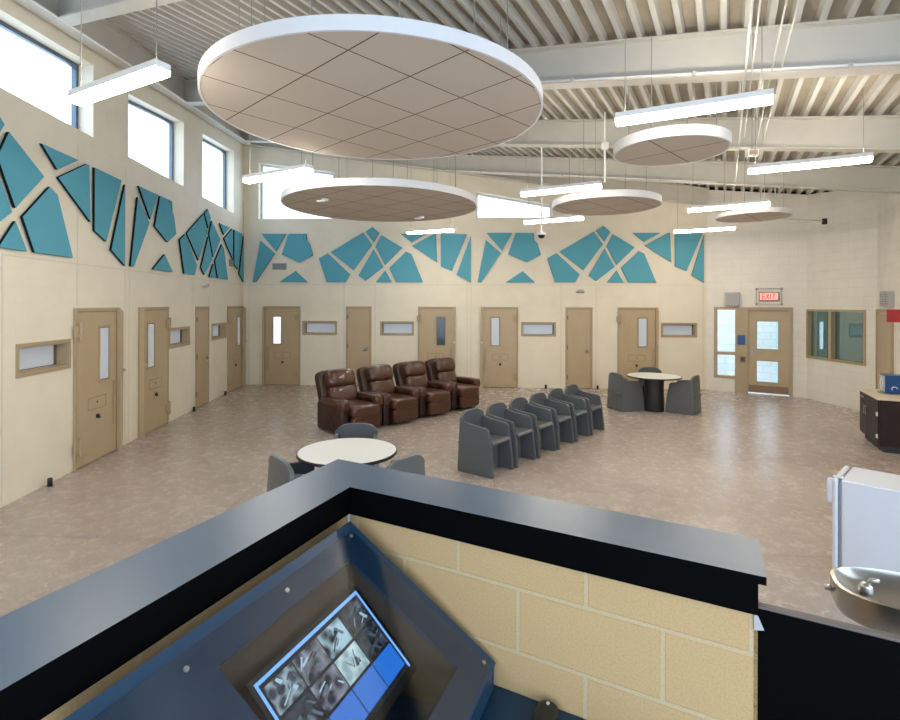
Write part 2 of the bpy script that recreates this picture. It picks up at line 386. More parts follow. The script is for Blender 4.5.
# steel beams
def line_in_room(P, D, inset=.0):
    lo, hi = -50, 50
    for w in (WL, WB, WE, WO, WR):
        n = w.out; den = D.dot(n); num = (w.O - n * inset - P).dot(n)
        if abs(den) < 1e-6: continue
        t = num / den
        if den > 0: hi = min(hi, t)
        else: lo = max(lo, t)
    return P + D * lo, P + D * hi
def ibeam(bm, A, B, depth=.445, fw=.19, ft=.02, wt=.02):
    A = Vector((A.x, A.y, zroof(A.x, A.y) - .004)); B = Vector((B.x, B.y, zroof(B.x, B.y) - .004)); h = B - A
    n = Vector((-h.y, h.x, 0)).normalized()
    for (x0, x1, z0, z1) in ((-fw / 2, fw / 2, -ft, 0), (-wt / 2, wt / 2, -depth + ft, -ft), (-fw / 2, fw / 2, -depth, -depth + ft)):
        prism(bm, [A + n * x0 + Vector((0, 0, z0)), A + n * x1 + Vector((0, 0, z0)), A + n * x1 + Vector((0, 0, z1)), A + n * x0 + Vector((0, 0, z1))], h)
for i, t in enumerate((2.93, 5.92, 8.90, 11.95)):
    A, B = line_in_room(RD * t, BD, .02); bm = NB(); ibeam(bm, A, B)
    o = link('roof_beam', bm, m_beam)
    tag(o, ['cream steel roof beam nearest the camera, crossing the top left corner', 'second steel roof beam from the camera, running behind the largest disc',
            'third steel roof beam from the camera, behind the small hanging disc', 'farthest steel roof beam, closest to the high back windows'][i], 'beam', 'sloping steel roof beams', 'structure')
bm = NB(); ibeam(bm, WL.pt(0, 0, .14), WL.pt(WL.len - .03, 0, .14)); o = link('roof_beam', bm, m_beam); tag(o, 'steel edge beam running along the top of the left wall', 'beam', 'perimeter roof beams', 'structure')
bm = NB(); ibeam(bm, WB.pt(.16, 0, .14), WB.pt(WB.len - .05, 0, .14)); o = link('roof_beam', bm, m_beam); tag(o, 'steel edge beam running along the top of the back wall', 'beam', 'perimeter roof beams', 'structure')

for w in (WL, WB, WE, WO, WR):
    bm = NB(); a_, b_ = w.pt(-.3, 0, -.20), w.pt(w.len + .3, 0, -.20); zz_ = lambda p: Vector((p.x, p.y, zroof(p.x, p.y) - .05))
    prism(bm, [zz_(a_), zz_(b_), zz_(b_) + Vector((0, 0, .16)), zz_(a_) + Vector((0, 0, .16))], w.out * .03)
    o = link('trim_%d' % {0: 11, 1: 12, 2: 13, 3: 14, 4: 15}[(WL, WB, WE, WO, WR).index(w)], bm, mat('deck_void_shade', (.03, .028, .025), .9)); tag(o, 'added dark strip imitating shade in the deck gaps above the ' + ('left', 'back', 'exit', 'observation window', 'right')[(WL, WB, WE, WO, WR).index(w)] + ' wall', 'closure strip', kind='structure')  # dark strips added so the shaded voids under the deck don't show sky
# ------------------------------------------------------------------ windows
def window(n, w, hole, label, fdepth=.20, fm=m_alum, fw=.055, pane=m_glass, mullions=(), cat='window', dark=True):
    us = [p[0] for p in hole]; u0, u1 = min(us), max(us); e = w.empty('window_%d' % n, u0, 0); tag(e, label, cat, kind='structure')
    L = [(p[0] - u0, p[1]) for p in hole]     # bl, br, tr, tl
    bl, br, tr, tl = L
    sl = (tr[1] - tl[1]) / (tr[0] - tl[0])
    inn = [(bl[0] + fw, bl[1] + fw * .6), (br[0] - fw, br[1] + fw * .6), (tr[0] - fw, tr[1] - fw - sl * fw), (tl[0] + fw, tl[1] - fw + sl * fw)]
    bm = NB()
    for i in range(4):
        a, b, c, d = L[i], L[(i + 1) % 4], inn[(i + 1) % 4], inn[i]
        prism(bm, [(p[0], fdepth, p[1]) for p in (a, b, c, d)], (0, .06, 0))
    link('frame', bm, fm, e)
    for mu in mullions:
        bm = NB(); x = bl[0] + mu * (br[0] - bl[0]); box(bm, x - .02, x + .02, fdepth + .005, fdepth + .055, inn[0][1], tl[1] - fw + sl * x); link('mullion', bm, fm, e)
    bm = NB(); prism(bm, [(p[0], fdepth + .03, p[1]) for p in inn], (0, .008, 0)); link('pane', bm, pane, e)
    return e
wn = 1
for h, lb in zip(hL, ('largest high window on the left wall, cut by the left frame edge', 'middle high square window on the left wall', 'narrow-looking high window on the left wall nearest the corner')):
    window(wn, WL, h, lb, .20); wn += 1
for h, lb in zip(hB, ('high sloped-top window at the left end of the back wall', 'high back wall window mostly hidden behind the hanging disc', 'high wedge-shaped window at the middle of the back wall')):
    window(wn, WB, h, lb, .16, m_alumw); wn += 1
def lite_window(n, w, hole, label):
    e = window(n, w, hole, label, .13, m_groove, .03, m_pane)
    L = [(p[0] - min(q[0] for q in hole), p[1]) for p in hole]; bl, br, tr, tl = L; k = .042
    bm = NB()
    box(bm, bl[0] - k, br[0] + k, -.014, -.001, tr[1], tr[1] + k); box(bm, bl[0] - k, br[0] + k, -.014, -.001, bl[1] - k, bl[1])
    box(bm, bl[0], br[0], -.001, .13, tr[1] - .015, tr[1] - .001); box(bm, bl[0], br[0], -.001, .13, bl[1] + .001, bl[1] + .015)
    box(bm, bl[0] - k, bl[0], -.014, -.001, bl[1], tr[1]); box(bm, br[0], br[0] + k, -.014, -.001, bl[1], tr[1])
    box(bm, bl[0] + .001, bl[0] + .015, -.001, .13, bl[1] + .015, tr[1] - .015); box(bm, br[0] - .015, br[0] - .001, -.001, .13, bl[1] + .015, tr[1] - .015)
    link('surround', bm, m_tan2, e)
dd = ['between the corner and the nearest cell door on the left wall, largest of the slots', 'right of the second cell door on the left wall', 'left of the cell door nearest the corner on the left wall']
for h, d in zip(lL, dd): lite_window(wn, WL, h, 'tan-framed horizontal slot window ' + d if 'largest' not in d else 'largest tan-framed horizontal slot window, left of the nearest cell door'); wn += 1
dd = ['right of the first cell door on the back wall', 'left of the cell door behind the recliners', 'right of the central cell door on the back wall', 'right of the last cell door on the back wall, beside the exit']
for h, d in zip(lB, dd): lite_window(wn, WB, h, 'tan-framed horizontal slot window ' + d); wn += 1

# ------------------------------------------------------------------ cell doors
dn = 1
def cell_door(w, x0, x1, lock, label, pane=m_pane):
    """lock = -1 lock box on the left, +1 on the right"""
    global dn
    a = w.uz(x0, 330)[0]; b = w.uz(x1, 330)[0]; e = w.empty('door_%d' % dn, a); tag(e, label, 'door', kind='structure'); dn += 1
    W_ = b - a; H_ = 2.18; f = .05; hb = .065
    bm = NB(); box(bm, 0, f, -.035, -.001, 0, H_, .004); box(bm, W_ - f, W_, -.035, -.001, 0, H_, .004); box(bm, f, W_ - f, -.035, -.001, H_ - f, H_, .004); link('frame', bm, m_tan2, e)
    lx0, lx1 = (hb, W_ - f) if lock < 0 else (f, W_ - hb)
    bm = NB(); box(bm, lx0 - .008, lx1 + .008, -.012, -.002, .0, H_ - f); link('door_gap', bm, m_groove, e)
    bm = NB(); box(bm, lx0, lx1, -.026, -.012, .012, H_ - f - .008); lf = link('door_leaf', bm, m_tan, e)
    # lock column
    hx0, hx1 = (0, hb) if lock < 0 else (W_ - hb, W_)
    bm = NB(); prism(bm, [(hx0, -.035, 0), (hx0, -.095, 0), (hx0, -.095, H_ - .06), (hx0, -.035, H_)], (hx1 - hx0, 0, 0)); link('lock_column', bm, m_tan, e)
    # vision pane nearer the lock side
    Lw = lx1 - lx0; pw = .235
    px = (lx0 + .215 if lock < 0 else lx1 - .215 - pw); z0, z1 = 1.13, 1.90
    bm = NB()
    for q in ((px - .03, px, z0 - .03, z1 + .03), (px + pw, px + pw + .03, z0 - .03, z1 + .03), (px, px + pw, z1, z1 + .03), (px, px + pw, z0 - .03, z0)): box(bm, q[0], q[1], -.038, -.026, q[2], q[3])
    vf = link('vision_frame', bm, m_tan2, lf)
    bm = NB(); box(bm, px - .001, px + pw + .001, -.0275, -.0262, z0, z1); link('vision_gasket', bm, m_groove, lf)
    bm = NB(); box(bm, px + .014, px + pw - .014, -.030, -.0277, z0 + .014, z1 - .014); link('vision_pane', bm, pane, lf)
    # food port
    cx = (lx0 + lx1) / 2 - .02 * lock; bm = NB()
    x0_, x1_, za, zb = cx - .22, cx + .22, .74, .91; t = .006
    for q in ((x0_, x1_, zb - t, zb), (x0_, x1_, za, za + t), (x0_, x0_ + t, za, zb), (x1_ - t, x1_, za, zb)): box(bm, q[0], q[1], -.0275, -.026, q[2], q[3])
    link('food_port', bm, m_groove, lf)
    bm = NB(); tube(bm, [(cx, -.026, .835), (cx, -.032, .835)], .016, 12); link('keyhole', bm, m_groove, lf)
    bm = NB(); tube(bm, [(cx, -.026, .635), (cx, -.05, .63)], .030, 14); tube(bm, [(cx, -.05, .63), (cx, -.058, .60)], .018, 8); link('port_lock', bm, m_blackp, lf)
    # pull handle and lock plate beside the column
    hx = lx0 + .06 if lock < 0 else lx1 - .06
    bm = NB(); box(bm, hx - .035, hx + .035, -.032, -.041, .420, 1.08); tube(bm, [(hx, -.03, 1.06), (hx, -.065, 1.04), (hx, -.065, .94), (hx, -.03, .92)], .008, 6); link('pull_handle', bm, m_tan2, lf)
    kx = (hx0 + hx1) / 2; bm = NB(); tube(bm, [(kx, -.09, 1.22), (kx, -.145, 1.22)], .022, 10); tube(bm, [(kx - .02, -.145, 1.22), (kx + .03, -.145, 1.21)], .010, 6); link('key_cylinder', bm, m_steel, e)
    # hinges on the other side
    gx = lx1 if lock < 0 else lx0
    for z in (.30, 1.86):
        bm = NB(); box(bm, gx - .08, gx + .05, -.055, -.027, z - .08, z + .08, .006); tube(bm, [(gx + .02, -.06, z - .12), (gx + .02, -.06, z + .12)], .022, 8); link('hinge', bm, m_tan2, e)
    return e
cell_door(WL, 73, 117, 1, 'nearest tan steel cell door on the left wall')
cell_door(WL, 138, 167.3, -1, 'second tan steel cell door from the camera on the left wall')
cell_door(WL, 227, 242, 1, 'tan steel cell door in the far corner of the left wall')
cell_door(WB, 263.5, 300.5, -1, 'tan steel cell door at the left end of the back wall, lit pane', m_pane_b)
cell_door(WB, 418, 455.5, 1, 'tan steel cell door behind the recliners, with dark pane', m_pane_d)
cell_door(WB, 480.5, 518, -1, 'tan steel cell door in the middle of the back wall behind the chair row')
cell_door(WB, 617.5, 657.5, 1, 'tan steel cell door behind the far round table')
def chase_door(w, x0, x1, label):
    global dn
    a = w.uz(x0, 330)[0]; b = w.uz(x1, 330)[0]; e = w.empty('door_%d' % dn, a); tag(e, label, 'door', kind='structure'); dn += 1
    W_ = b - a; H_ = 2.18; f = .05
    bm = NB(); box(bm, 0, f, -.02, -.001, 0, H_); box(bm, W_ - f, W_, -.02, -.001, 0, H_); box(bm, f, W_ - f, -.02, -.001, H_ - f, H_); link('frame', bm, m_tan2, e)
    bm = NB(); box(bm, f, W_ - f, -.006, -.001, 0, H_ - f); link('door_gap', bm, m_groove, e)
    bm = NB(); box(bm, f + .006, W_ - f - .006, -.014, -.006, .012, H_ - f - .006); lf = link('door_leaf', bm, m_tan, e)
    hx = W_ - f - .10
    bm = NB(); lathe(bm, [(0, -.006), (.055, -.006), (.055, .0), (0, .0)], 20); bmesh.ops.rotate(bm, verts=bm.verts[:], matrix=Matrix.Rotation(math.pi / 2, 3, 'X')); bmesh.ops.translate(bm, verts=bm.verts[:], vec=(hx, -.014, 1.0)); h = link('lock_rose', bm, m_steel, lf)
    bm = NB(); tube(bm, [(hx, -.015, .98), (hx, -.06, .98), (hx - .11, -.06, .98)], .011, 8); tube(bm, [(hx + .03, -.015, 1.06), (hx + .03, -.04, 1.06)], .018, 10); link('lever_handle', bm, m_steel, lf)
    for z in (.3, 1.1, 1.9):
        bm = NB(); box(bm, f - .012, f + .014, -.03, -.014, z - .055, z + .055); link('hinge', bm, m_groove, e)
chase_door(WL, 195, 208.5, 'narrow tan service door on the left wall')
chase_door(WB, 346, 371.5, 'narrow tan service door on the back wall, left of the recliners')
chase_door(WB, 565.5, 592.5, 'narrow tan service door on the back wall behind the end of the chair row')

# vertical joints and the horizontal line on the precast walls
tn = 2
def seams(w, xs, label, z0=0.0, z1=2.80, hz=None):
    global tn
    bm = NB()
    for x, a, b in xs:
        u = w.uz(x, 330)[0]; box(bm, u - .010, u + .010, -.003, .01, a, b)
    if hz:
        for a, b in hz: box(bm, w.uz(a, 330)[0], w.uz(b, 330)[0], -.003, .01, 2.77, 2.785)
    o = link('trim_%d' % tn, bm, m_seam, loc=w.O, rot=(0, 0, w.rz)); tag(o, label, 'wall joint', kind='structure'); tn += 1
seams(WL, [(2, 0, 2.8), (77, 2.2, 4.4), (125, 0, 4.4), (129, 0, 2.77), (192, 0, 2.8), (209, 2.2, 2.77), (240, 0, 2.77)], 'thin vertical joints on the left wall', hz=[(2, 243)])
seams(WB, [(249, 0, 2.8), (344, 0, 2.8), (375, 0, 2.8), (467, 0, 4.0), (471, 0, 4.0), (561, 0, 2.8), (596, 0, 2.8), (703, 0, 2.8)], 'thin vertical joints on the back wall', hz=[(247, 703)])
# baseboard shadow joints
bm = NB()
for w in (WL, WB):
    box(bm, 0, 1, 0, 1, 0, 1) if False else None
bm.free()

# ------------------------------------------------------------------ teal acoustic panels
q = lambda pts: [(450 + x / 4, 180 + y / 4) for x, y in pts]
MOD = {
 'A': [('slanted upper triangle', q([(147, 212), (250, 212), (208, 283)])), ('tall spear-shaped', q([(143, 240), (203, 293), (125, 410), (110, 410)])),
       ('big hexagonal', q([(262, 212), (313, 212), (350, 255), (363, 300), (307, 330), (232, 297)])), ('tiny corner', q([(316, 212), (335, 212), (337, 238)])),
       ('low flat triangle', q([(290, 365), (340, 410), (222, 410)]))],
 'B': [('left five-sided', q([(388, 313), (425, 293), (518, 378), (500, 410), (420, 410)])), ('broad upper left', q([(437, 287), (573, 207), (610, 258), (532, 362)])),
       ('small peak diamond', q([(583, 203), (612, 184), (640, 208), (617, 247)])), ('upper right diamond', q([(650, 217), (737, 270), (665, 340), (625, 265)])),
       ('long centre kite', q([(617, 275), (657, 348), (583, 405), (553, 383)])), ('small bottom triangle', q([(665, 362), (693, 410), (627, 410)])),
       ('large lower right', q([(753, 285), (775, 295), (823, 410), (712, 410), (682, 352)]))],
 'C': [('top left triangle', q([(730, 212), (840, 212), (775, 248)])), ('middle triangular', q([(777, 262), (870, 212), (878, 212), (883, 330)])),
       ('tall wedge', [(674.5, 233), (702, 233.5), (686, 271), (674.5, 266.5)]), ('narrow right sliver', [(706, 235), (706, 283), (691, 275)])]}
modu = {k: [(nm, poly_px(WB, p)) for nm, p in v] for k, v in MOD.items()}
base_u = min(u for _, p in modu['A'] for u, z in p)
PAN_T = .032
def panel(w, poly, shift, label, group):
    if max(u for u, z in poly) + shift > w.len - .06:
        poly = [(min(u, w.len - .08 - shift), z) for u, z in poly]
    cu = sum(u for u, z in poly) / len(poly) + shift; cz = min(z for u, z in poly)
    pts = [(u + shift - cu, -.012 - PAN_T, z - cz) for u, z in poly]
    bm = NB(); prism(bm, pts, (0, PAN_T, 0), 0, 1)
    o = link('acoustic_panel', bm, [m_teal, m_tealedge], loc=w.pt(cu, cz), rot=(0, 0, w.rz))
    tag(o, label, 'acoustic panel', group); return o
P_back = base_u - WB.uz(253, 280)[0]
names = {'A': 'spear-and-hexagon cluster', 'B': 'peaked diamond cluster', 'C': 'right-angled cluster'}
for k in 'ABC':
    for nm, p in modu[k]:
        panel(WB, p, 0, '%s teal wall panel in the right-hand %s of the back wall' % (nm, names[k]), 'teal panels on the back wall')
        panel(WB, p, -P_back, '%s teal wall panel in the left-hand %s of the back wall' % (nm, names[k]), 'teal panels on the back wall')
sL = WL.uz(128, 280)[0] - base_u
for k in 'ABC':
    for nm, p in modu[k]:
        panel(WL, p, sL, '%s teal wall panel in the far %s of the left wall' % (nm, names[k]), 'teal panels on the left wall')
        if k in 'BC': panel(WL, p, sL - P_back, '%s teal wall panel in the near %s of the left wall' % (nm, names[k]), 'teal panels on the left wall')

# ------------------------------------------------------------------ exit door set
e = WE.empty('door_%d' % dn, EU0); tag(e, 'glazed tan exit door with sidelight under the exit sign', 'door', kind='structure'); dn += 1
Wd = EU1 - EU0; u = lambda x: WE.uz(x, 350)[0] - EU0
xs0, xs1, xd0, xd1 = u(717), u(735), u(748), u(789.5)
bm = NB()
for q_ in ((0, xs0, .35, EDZ), (xs1, xd0, 0, EDZ), (xd1, Wd, 0, EDZ), (xs0, xs1, EDZ - .07, EDZ), (xs0, xs1, .35, .42), (xs0, xs1, .96, 1.04), (xd0, xd1, EDZ - .07, EDZ)):
    box(bm, q_[0], q_[1], -.02, .14, q_[2], q_[3])
link('frame', bm, m_tan2, e)
bm = NB(); box(bm, xs0, xs1, .06, .068, .42, .96); link('sidelight_pane', bm, m_glass, e)
bm = NB(); box(bm, xs0, xs1, .06, .068, 1.04, EDZ - .07); link('sidelight_pane', bm, m_glass, e)
bm = NB(); g0, g1 = u(756), u(779); zt = EDZ - .0705
for q_ in ((xd0 + .005, g0, .03, zt), (g1, xd1 - .005, .03, zt), (g0, g1, .03, .30), (g0, g1, .86, 1.13), (g0, g1, 1.86, zt)): box(bm, q_[0], q_[1], .05, .095, q_[2], q_[3])
lf = link('door_leaf', bm, m_tan, e)
for z0, z1 in ((.30, .86), (1.13, 1.86)):
    bm = NB(); box(bm, g0, g1, .07, .078, z0, z1); link('door_pane', bm, m_glass, lf)
    bm = NB()
    for q_ in ((g0, g0 + .02, z0, z1), (g1 - .02, g1, z0, z1), (g0, g1, z1 - .02, z1), (g0, g1, z0, z0 + .02)): box(bm, q_[0], q_[1], .04, .05, q_[2], q_[3])
    link('glazing_bead', bm, m_tan2, lf)
bm = NB(); box(bm, xd0 + .04, xd0 + .12, .03, .05, 1.0, 1.22, .004); tube(bm, [(xd0 + .08, .03, 1.12), (xd0 + .08, -.01, 1.12)], .012, 8); link('lock_plate', bm, m_grey, lf)
bm = NB(); box(bm, xd0 + .02, xd1 - .02, .044, .05, .05, .22); link('kick_plate', bm, mat('worn_brown_kick', (.25, .16, .10), .5), lf)
# things around the exit door
bm = NB(); uu = WE.uz(741.3, 352); box(bm, -.14, .14, -.035, -.0, -.11, .13, .004); box(bm, -.14, .14, 0, .002, -.11, .13)
o = link('blue_notice', bm, m_blue, loc=WE.pt(u(741.3) + EU0, 1.35, .021), rot=(0, 0, WE.rz)); o.scale = (.62, .4, 1); tag(o, 'small blue square notice on the frame beside the exit door', 'sign')
bm = NB(); box(bm, -.06, .06, -.04, 0, -.07, .07, .006)
o = link('card_reader', bm, mat('brown_box', (.16, .11, .08), .5), loc=WE.pt(u(742.8) + EU0, .87, .021), rot=(0, 0, WE.rz)); tag(o, 'brown card reader box below the blue notice by the exit door', 'card reader')
bm = NB(); box(bm, -.02, .02, -.01, .01, -.03, .03); link('reader_button', bm, m_blackp, o, loc=(0, -.045, 0))
# exit sign with wire guard
uc, zc = WE.uz(769, 296.5); sg_ = WE.empty('exit_sign', uc, zc, .0); tag(sg_, 'lit red exit sign above the glazed door', 'exit sign')
bm = NB(); box(bm, -.215, .215, -.06, -.001, -.11, .11, .008); link('housing', bm, mat('sign_housing', (.20, .12, .10), .5), sg_)
bm = NB(); box(bm, -.195, .195, -.064, -.06, -.09, .09); link('face', bm, m_exit, sg_)
bm = NB()
def bars(bm, segs, x, w=.055, h=.12, t=.016):
    for a in segs:
        (x0, z0), (x1, z1) = a; p0 = Vector((x + x0 * w, -.0655, (z0 - .5) * h)); p1 = Vector((x + x1 * w, -.0655, (z1 - .5) * h)); d = (p1 - p0).normalized(); n = Vector((-d.z, 0, d.x)) * t / 2
        prism(bm, [p0 - n, p1 - n, p1 + n, p0 + n], (0, .003, 0))
bars(bm, [((0, 0), (0, 1)), ((0, 1), (1, 1)), ((0, .5), (.85, .5)), ((0, 0), (1, 0))], -.135)
bars(bm, [((0, 0), (1, 1)), ((0, 1), (1, 0))], -.055)
bars(bm, [((.5, 0), (.5, 1))], .008)
bars(bm, [((.5, 0), (.5, 1)), ((0, 1), (1, 1))], .080)
link('letters', bm, m_exitr, sg_)
gd = WE.empty('wire_guard', uc, zc, .0); tag(gd, 'thin wire guard cage around the exit sign', 'wire guard')
bm = NB(); a, b = .27, .19
for y in (-.14,):
    tube(bm, [(-a, y, -b), (a, y, -b)], .008, 6); tube(bm, [(-a, y, b), (a, y, b)], .008, 6); tube(bm, [(-a, y, -b), (-a, y, b)], .008, 6); tube(bm, [(a, y, -b), (a, y, b)], .008, 6)
for sx in (-a, a):
    for sz in (-b, b): tube(bm, [(sx, -.14, sz), (sx, -.0, sz)], .008, 6); box(bm, sx - .025, sx + .025, -.012, -.001, sz - .025, sz + .025)
link('guard_wire', bm, mat('guard_wire', (.30, .26, .22), .5, .5), gd)
uc, zc = WE.uz(732.5, 299); bm = NB(); box(bm, -.17, .17, -.12, -.001, -.17, .17, .01)
o = link('wall_speaker', bm, m_grey, loc=WE.pt(uc, zc), rot=(0, 0, WE.rz)); tag(o, 'square grey speaker box above the exit sidelight', 'speaker')
bm = NB()
box(bm, -.12, .12, -.124, -.12, -.12, .12, .003)
link('grille', bm, mat('grille_grey', (.37, .365, .36), .6), o)
# pale block building seen through the exit glass
bm = NB(); box(bm, -3.5, 3.5, 0, .3, -.3, 2.2)
pO = WE.pt(1.2, 0) + WE.out * 3.2
o = link('wall_yard', bm, block_mat('yard_block', (.62, .65, .64), (.50, .54, .53), .406, .203, .012), loc=pO, rot=(0, 0, WE.rz)); tag(o, 'pale block wall of the yard outside the exit door', 'wall', kind='structure')

# ------------------------------------------------------------------ observation window and the room behind it
e = WO.empty('window_%d' % wn, OU0); tag(e, 'two-pane observation window into the neighbouring room', 'window', kind='structure'); wn += 1
Wd = OU1 - OU0; um = WO.uz(830.5, 330)[0] - OU0
bm = NB()
for q_ in ((0, .05, .98, 2.16), (Wd - .05, Wd, .98, 2.16), (um - .04, um + .04, .98, 2.16), (.05, Wd - .05, .98, 1.03), (.05, Wd - .05, 2.11, 2.16)): box(bm, q_[0], q_[1], -.02, .14, q_[2], q_[3])
link('frame', bm, m_tan2, e)
for a, b in ((.05, um - .04), (um + .04, Wd - .05)):
    bm = NB(); box(bm, a, b, .08, .088, 1.03, 2.11); link('pane', bm, m_obsglass, e)
# neighbouring room (built where it stands, seen through the glass)
ro = WO.empty('side_room', (OU0 + OU1) / 2, 0, 0); tag(ro, 'dim teal-walled side room seen through the observation window', 'room', kind='structure')
m_tw = mat('teal_grey_wall', (.30, .47, .45), .8)
bm = NB(); box(bm, -2.2, 2.6, 2.8, 2.9, 0, 2.9); box(bm, -2.3, -2.2, .26, 2.9, 0, 2.9); box(bm, 2.6, 2.7, .26, 2.9, 0, 2.9); link('room_wall', bm, m_tw, ro)
bm = NB(); box(bm, -2.3, 2.7, .26, 2.9, -.1, 0); box(bm, -2.3, 2.7, .26, 2.9, 2.9, 3.0); link('room_floor', bm, mat('side_room_floor', (.25, .22, .2), .6), ro)
bm = NB(); box(bm, -2.1, -1.0, 2.74, 2.79, 0, 2.15); dl = link('room_door', bm, mat('side_room_door', (.14, .12, .12), .5), ro)
bm = NB(); box(bm, -1.75, -1.45, 2.72, 2.735, .9, 1.85); link('door_pane', bm, mat('bright_side_pane', (.5, .8, .8), .3, emit=(.55, .95, 1), estr=.9), dl)
bm = NB(); box(bm, -.35, -.05, 2.6, 2.79, 0, 2.8); link('room_column', bm, mat('side_room_column', (.10, .09, .09), .6), ro)
bm = NB(); box(bm, .95, 1.65, 2.76, 2.79, 1.35, 1.75); rw = link('room_slot_frame', bm, m_tan2, ro)
bm = NB(); box(bm, 1.0, 1.6, 2.74, 2.759, 1.42, 1.70); link('slot_pane', bm, mat('blue_slot_pane', (.3, .5, .75), .3, emit=(.4, .65, 1), estr=.6), rw)
bm = NB(); box(bm, -.5, .7, 1.1, 1.5, 2.86, 2.899); link('room_light', bm, mat('side_lamp', (1, 1, 1), .4, emit=(1, .95, .85), estr=6), ro)

# ------------------------------------------------------------------ right wall
e = WR.empty('door_%d' % dn, .08); tag(e, 'brown door seen edge-on at the start of the right wall', 'door', kind='structure'); dn += 1
bm = NB(); box(bm, 0, .07, -.04, -.001, 0, 2.18); box(bm, 1.05, 1.12, -.04, -.001, 0, 2.18); box(bm, .07, 1.05, -.04, -.001, 2.11, 2.18); link('frame', bm, m_tan2, e)
bm = NB(); box(bm, .08, 1.04, -.03, -.001, .01, 2.10); lf = link('door_leaf', bm, m_tan, e)
bm = NB(); tube(bm, [(.96, -.03, 1.0), (.96, -.08, 1.0), (.85, -.08, 1.0)], .011, 8); link('lever_handle', bm, m_steel, lf)
for i, (px, lb) in enumerate(((886.3, 'left grey horn speaker box of the pair above the red sign'), (892.5, 'right grey horn speaker box of the pair above the red sign'))):
    uu, zz = WR.uz(px, 299); bm = NB(); box(bm, -.11, .11, -.08, -.001, -.15, .15, .008); o = link('wall_speaker', bm, m_grey, loc=WR.pt(uu, zz), rot=(0, 0, WR.rz)); tag(o, lb, 'speaker', 'pair of speaker boxes on the right wall')
    bm = NB()
    for k in range(5): box(bm, -.09, .09, -.084, -.08, -.10 + k * .045, -.085 + k * .045)
    link('grille', bm, m_vent, o)
uu, zz = WR.uz(909, 316); sgn = WR.empty('red_projecting_sign', uu, zz); tag(sgn, 'red two-sided projecting sign with white marks beside the brown door', 'sign')
bm = NB(); prism(bm, [(0, -.30, -.11), (-.16, -.002, -.11), (.16, -.002, -.11)], (0, 0, .22)); link('sign_wedge', bm, m_red, sgn)
for k in range(4):
    for j in range(3):
        z = .065 - k * .043; t_ = .25 + j * .2
        A = Vector((-.16 * t_ - .003, -.30 + .298 * t_, z)); B = Vector((-.16 * (t_ + .12) - .003, -.30 + .298 * (t_ + .12), z))
        bm = NB(); prism(bm, [A, B, B + Vector((0, 0, .026)), A + Vector((0, 0, .026))], (-.003, 0, 0)); link('sign_mark', bm, m_white, sgn)
uu, zz = WR.uz(893, 356); bm = NB(); box(bm, -.05, .05, -.02, -.001, -.09, .09, .003); o = link('light_switch', bm, mat('dark_switch', (.12, .14, .17), .5), loc=WR.pt(uu, zz), rot=(0, 0, WR.rz)); tag(o, 'dark wall switch plate above the blue box', 'switch')
bm = NB(); box(bm, -.015, .015, -.008, 0, -.03, .03); link('toggle', bm, m_grey, o, loc=(0, -.02, 0))

# ------------------------------------------------------------------ cabinet
_=0
A = Vector((7.04, 8.95, 0)); B = Vector((6.60, 8.03, 0)); dAB = (B - A).normalized(); rzc = math.atan2(dAB.y, dAB.x)
cb = empty('base_cabinet', A, rzc); tag(cb, 'dark espresso base cabinet with beige top against the right wall', 'cabinet')
# local x runs A->B (towards camera), local +y points to the wall
LC = (B - A).length
bm = NB(); box(bm, 0, LC, .0, .585, .10, .80); link('body', bm, m_cab, cb)
bm = NB(); box(bm, .03, LC - .02, .05, .56, 0, .10); link('toe_kick', bm, mat('toe_kick', (.03, .035, .045), .6), cb)
bm = NB(); box(bm, .01, .40, -.02, -.0, .66, .79, .003); dr = link('drawer', bm, m_cab, cb)
bm = NB(); tube(bm, [(.15, -.02, .73), (.15, -.045, .73), (.26, -.045, .73), (.26, -.02, .73)], .006, 6); link('handle', bm, m_steel, dr)
bm = NB(); box(bm, .01, .40, -.02, -.0, .12, .65, .003); dr = link('door', bm, m_cab, cb)
bm = NB(); tube(bm, [(.36, -.02, .60), (.36, -.045, .60), (.36, -.045, .48), (.36, -.02, .48)], .006, 6); link('handle', bm, m_steel, dr)
bm = NB(); box(bm, .41, LC - .01, -.02, -.0, .12, .79, .003); dr = link('door', bm, m_cab, cb)
bm = NB(); tube(bm, [(.45, -.02, .60), (.45, -.045, .60), (.45, -.045, .48), (.45, -.02, .48)], .006, 6); link('handle', bm, m_steel, dr)
for z in (.24, .58):
    bm = NB(); box(bm, LC - .05, LC + .004, -.035, -.0205, z - .03, z + .03); link('hinge', bm, mat('pale_hinge', (.7, .69, .66), .4), cb)
bm = NB(); box(bm, -.03, LC + .02, -.035, .60, .80, .835, .005); link('countertop', bm, m_ctop, cb)
# tray and blue box on the counter
def on_cab(x, y): return A + dAB * x + Vector((-dAB.y, dAB.x, 0)) * y
ty = onz(897, 395, .835); lx_ = (ty - A).dot(dAB)
bm = NB(); lathe(bm, [(0, .0), (.19, .0), (.215, .012), (.205, .014), (.185, .006), (0, .006)], 32)
o = link('serving_tray', bm, m_grey, loc=on_cab(LC - .60, .33) + Vector((0, 0, .836)), smooth=True); tag(o, 'round grey tray under the blue box on the cabinet', 'tray')
bb = empty('blue_box', on_cab(LC - .60, .33) + Vector((0, 0, .8395)), rzc); tag(bb, 'blue and silver box standing on the grey tray', 'box')
bm = NB(); box(bm, -.13, .15, -.15, .15, .012, .30, .012, 3); link('body', bm, mat('glossy_blue', (.005, .07, .24), .25), bb)
bm = NB(); prism(bm, [(-.12, -.154, .03), (.14, -.154, .03), (.14, -.154, .28), (-.12, -.154, .28)], (0, .004, 0)); link('silver_side', bm, m_steel, bb)
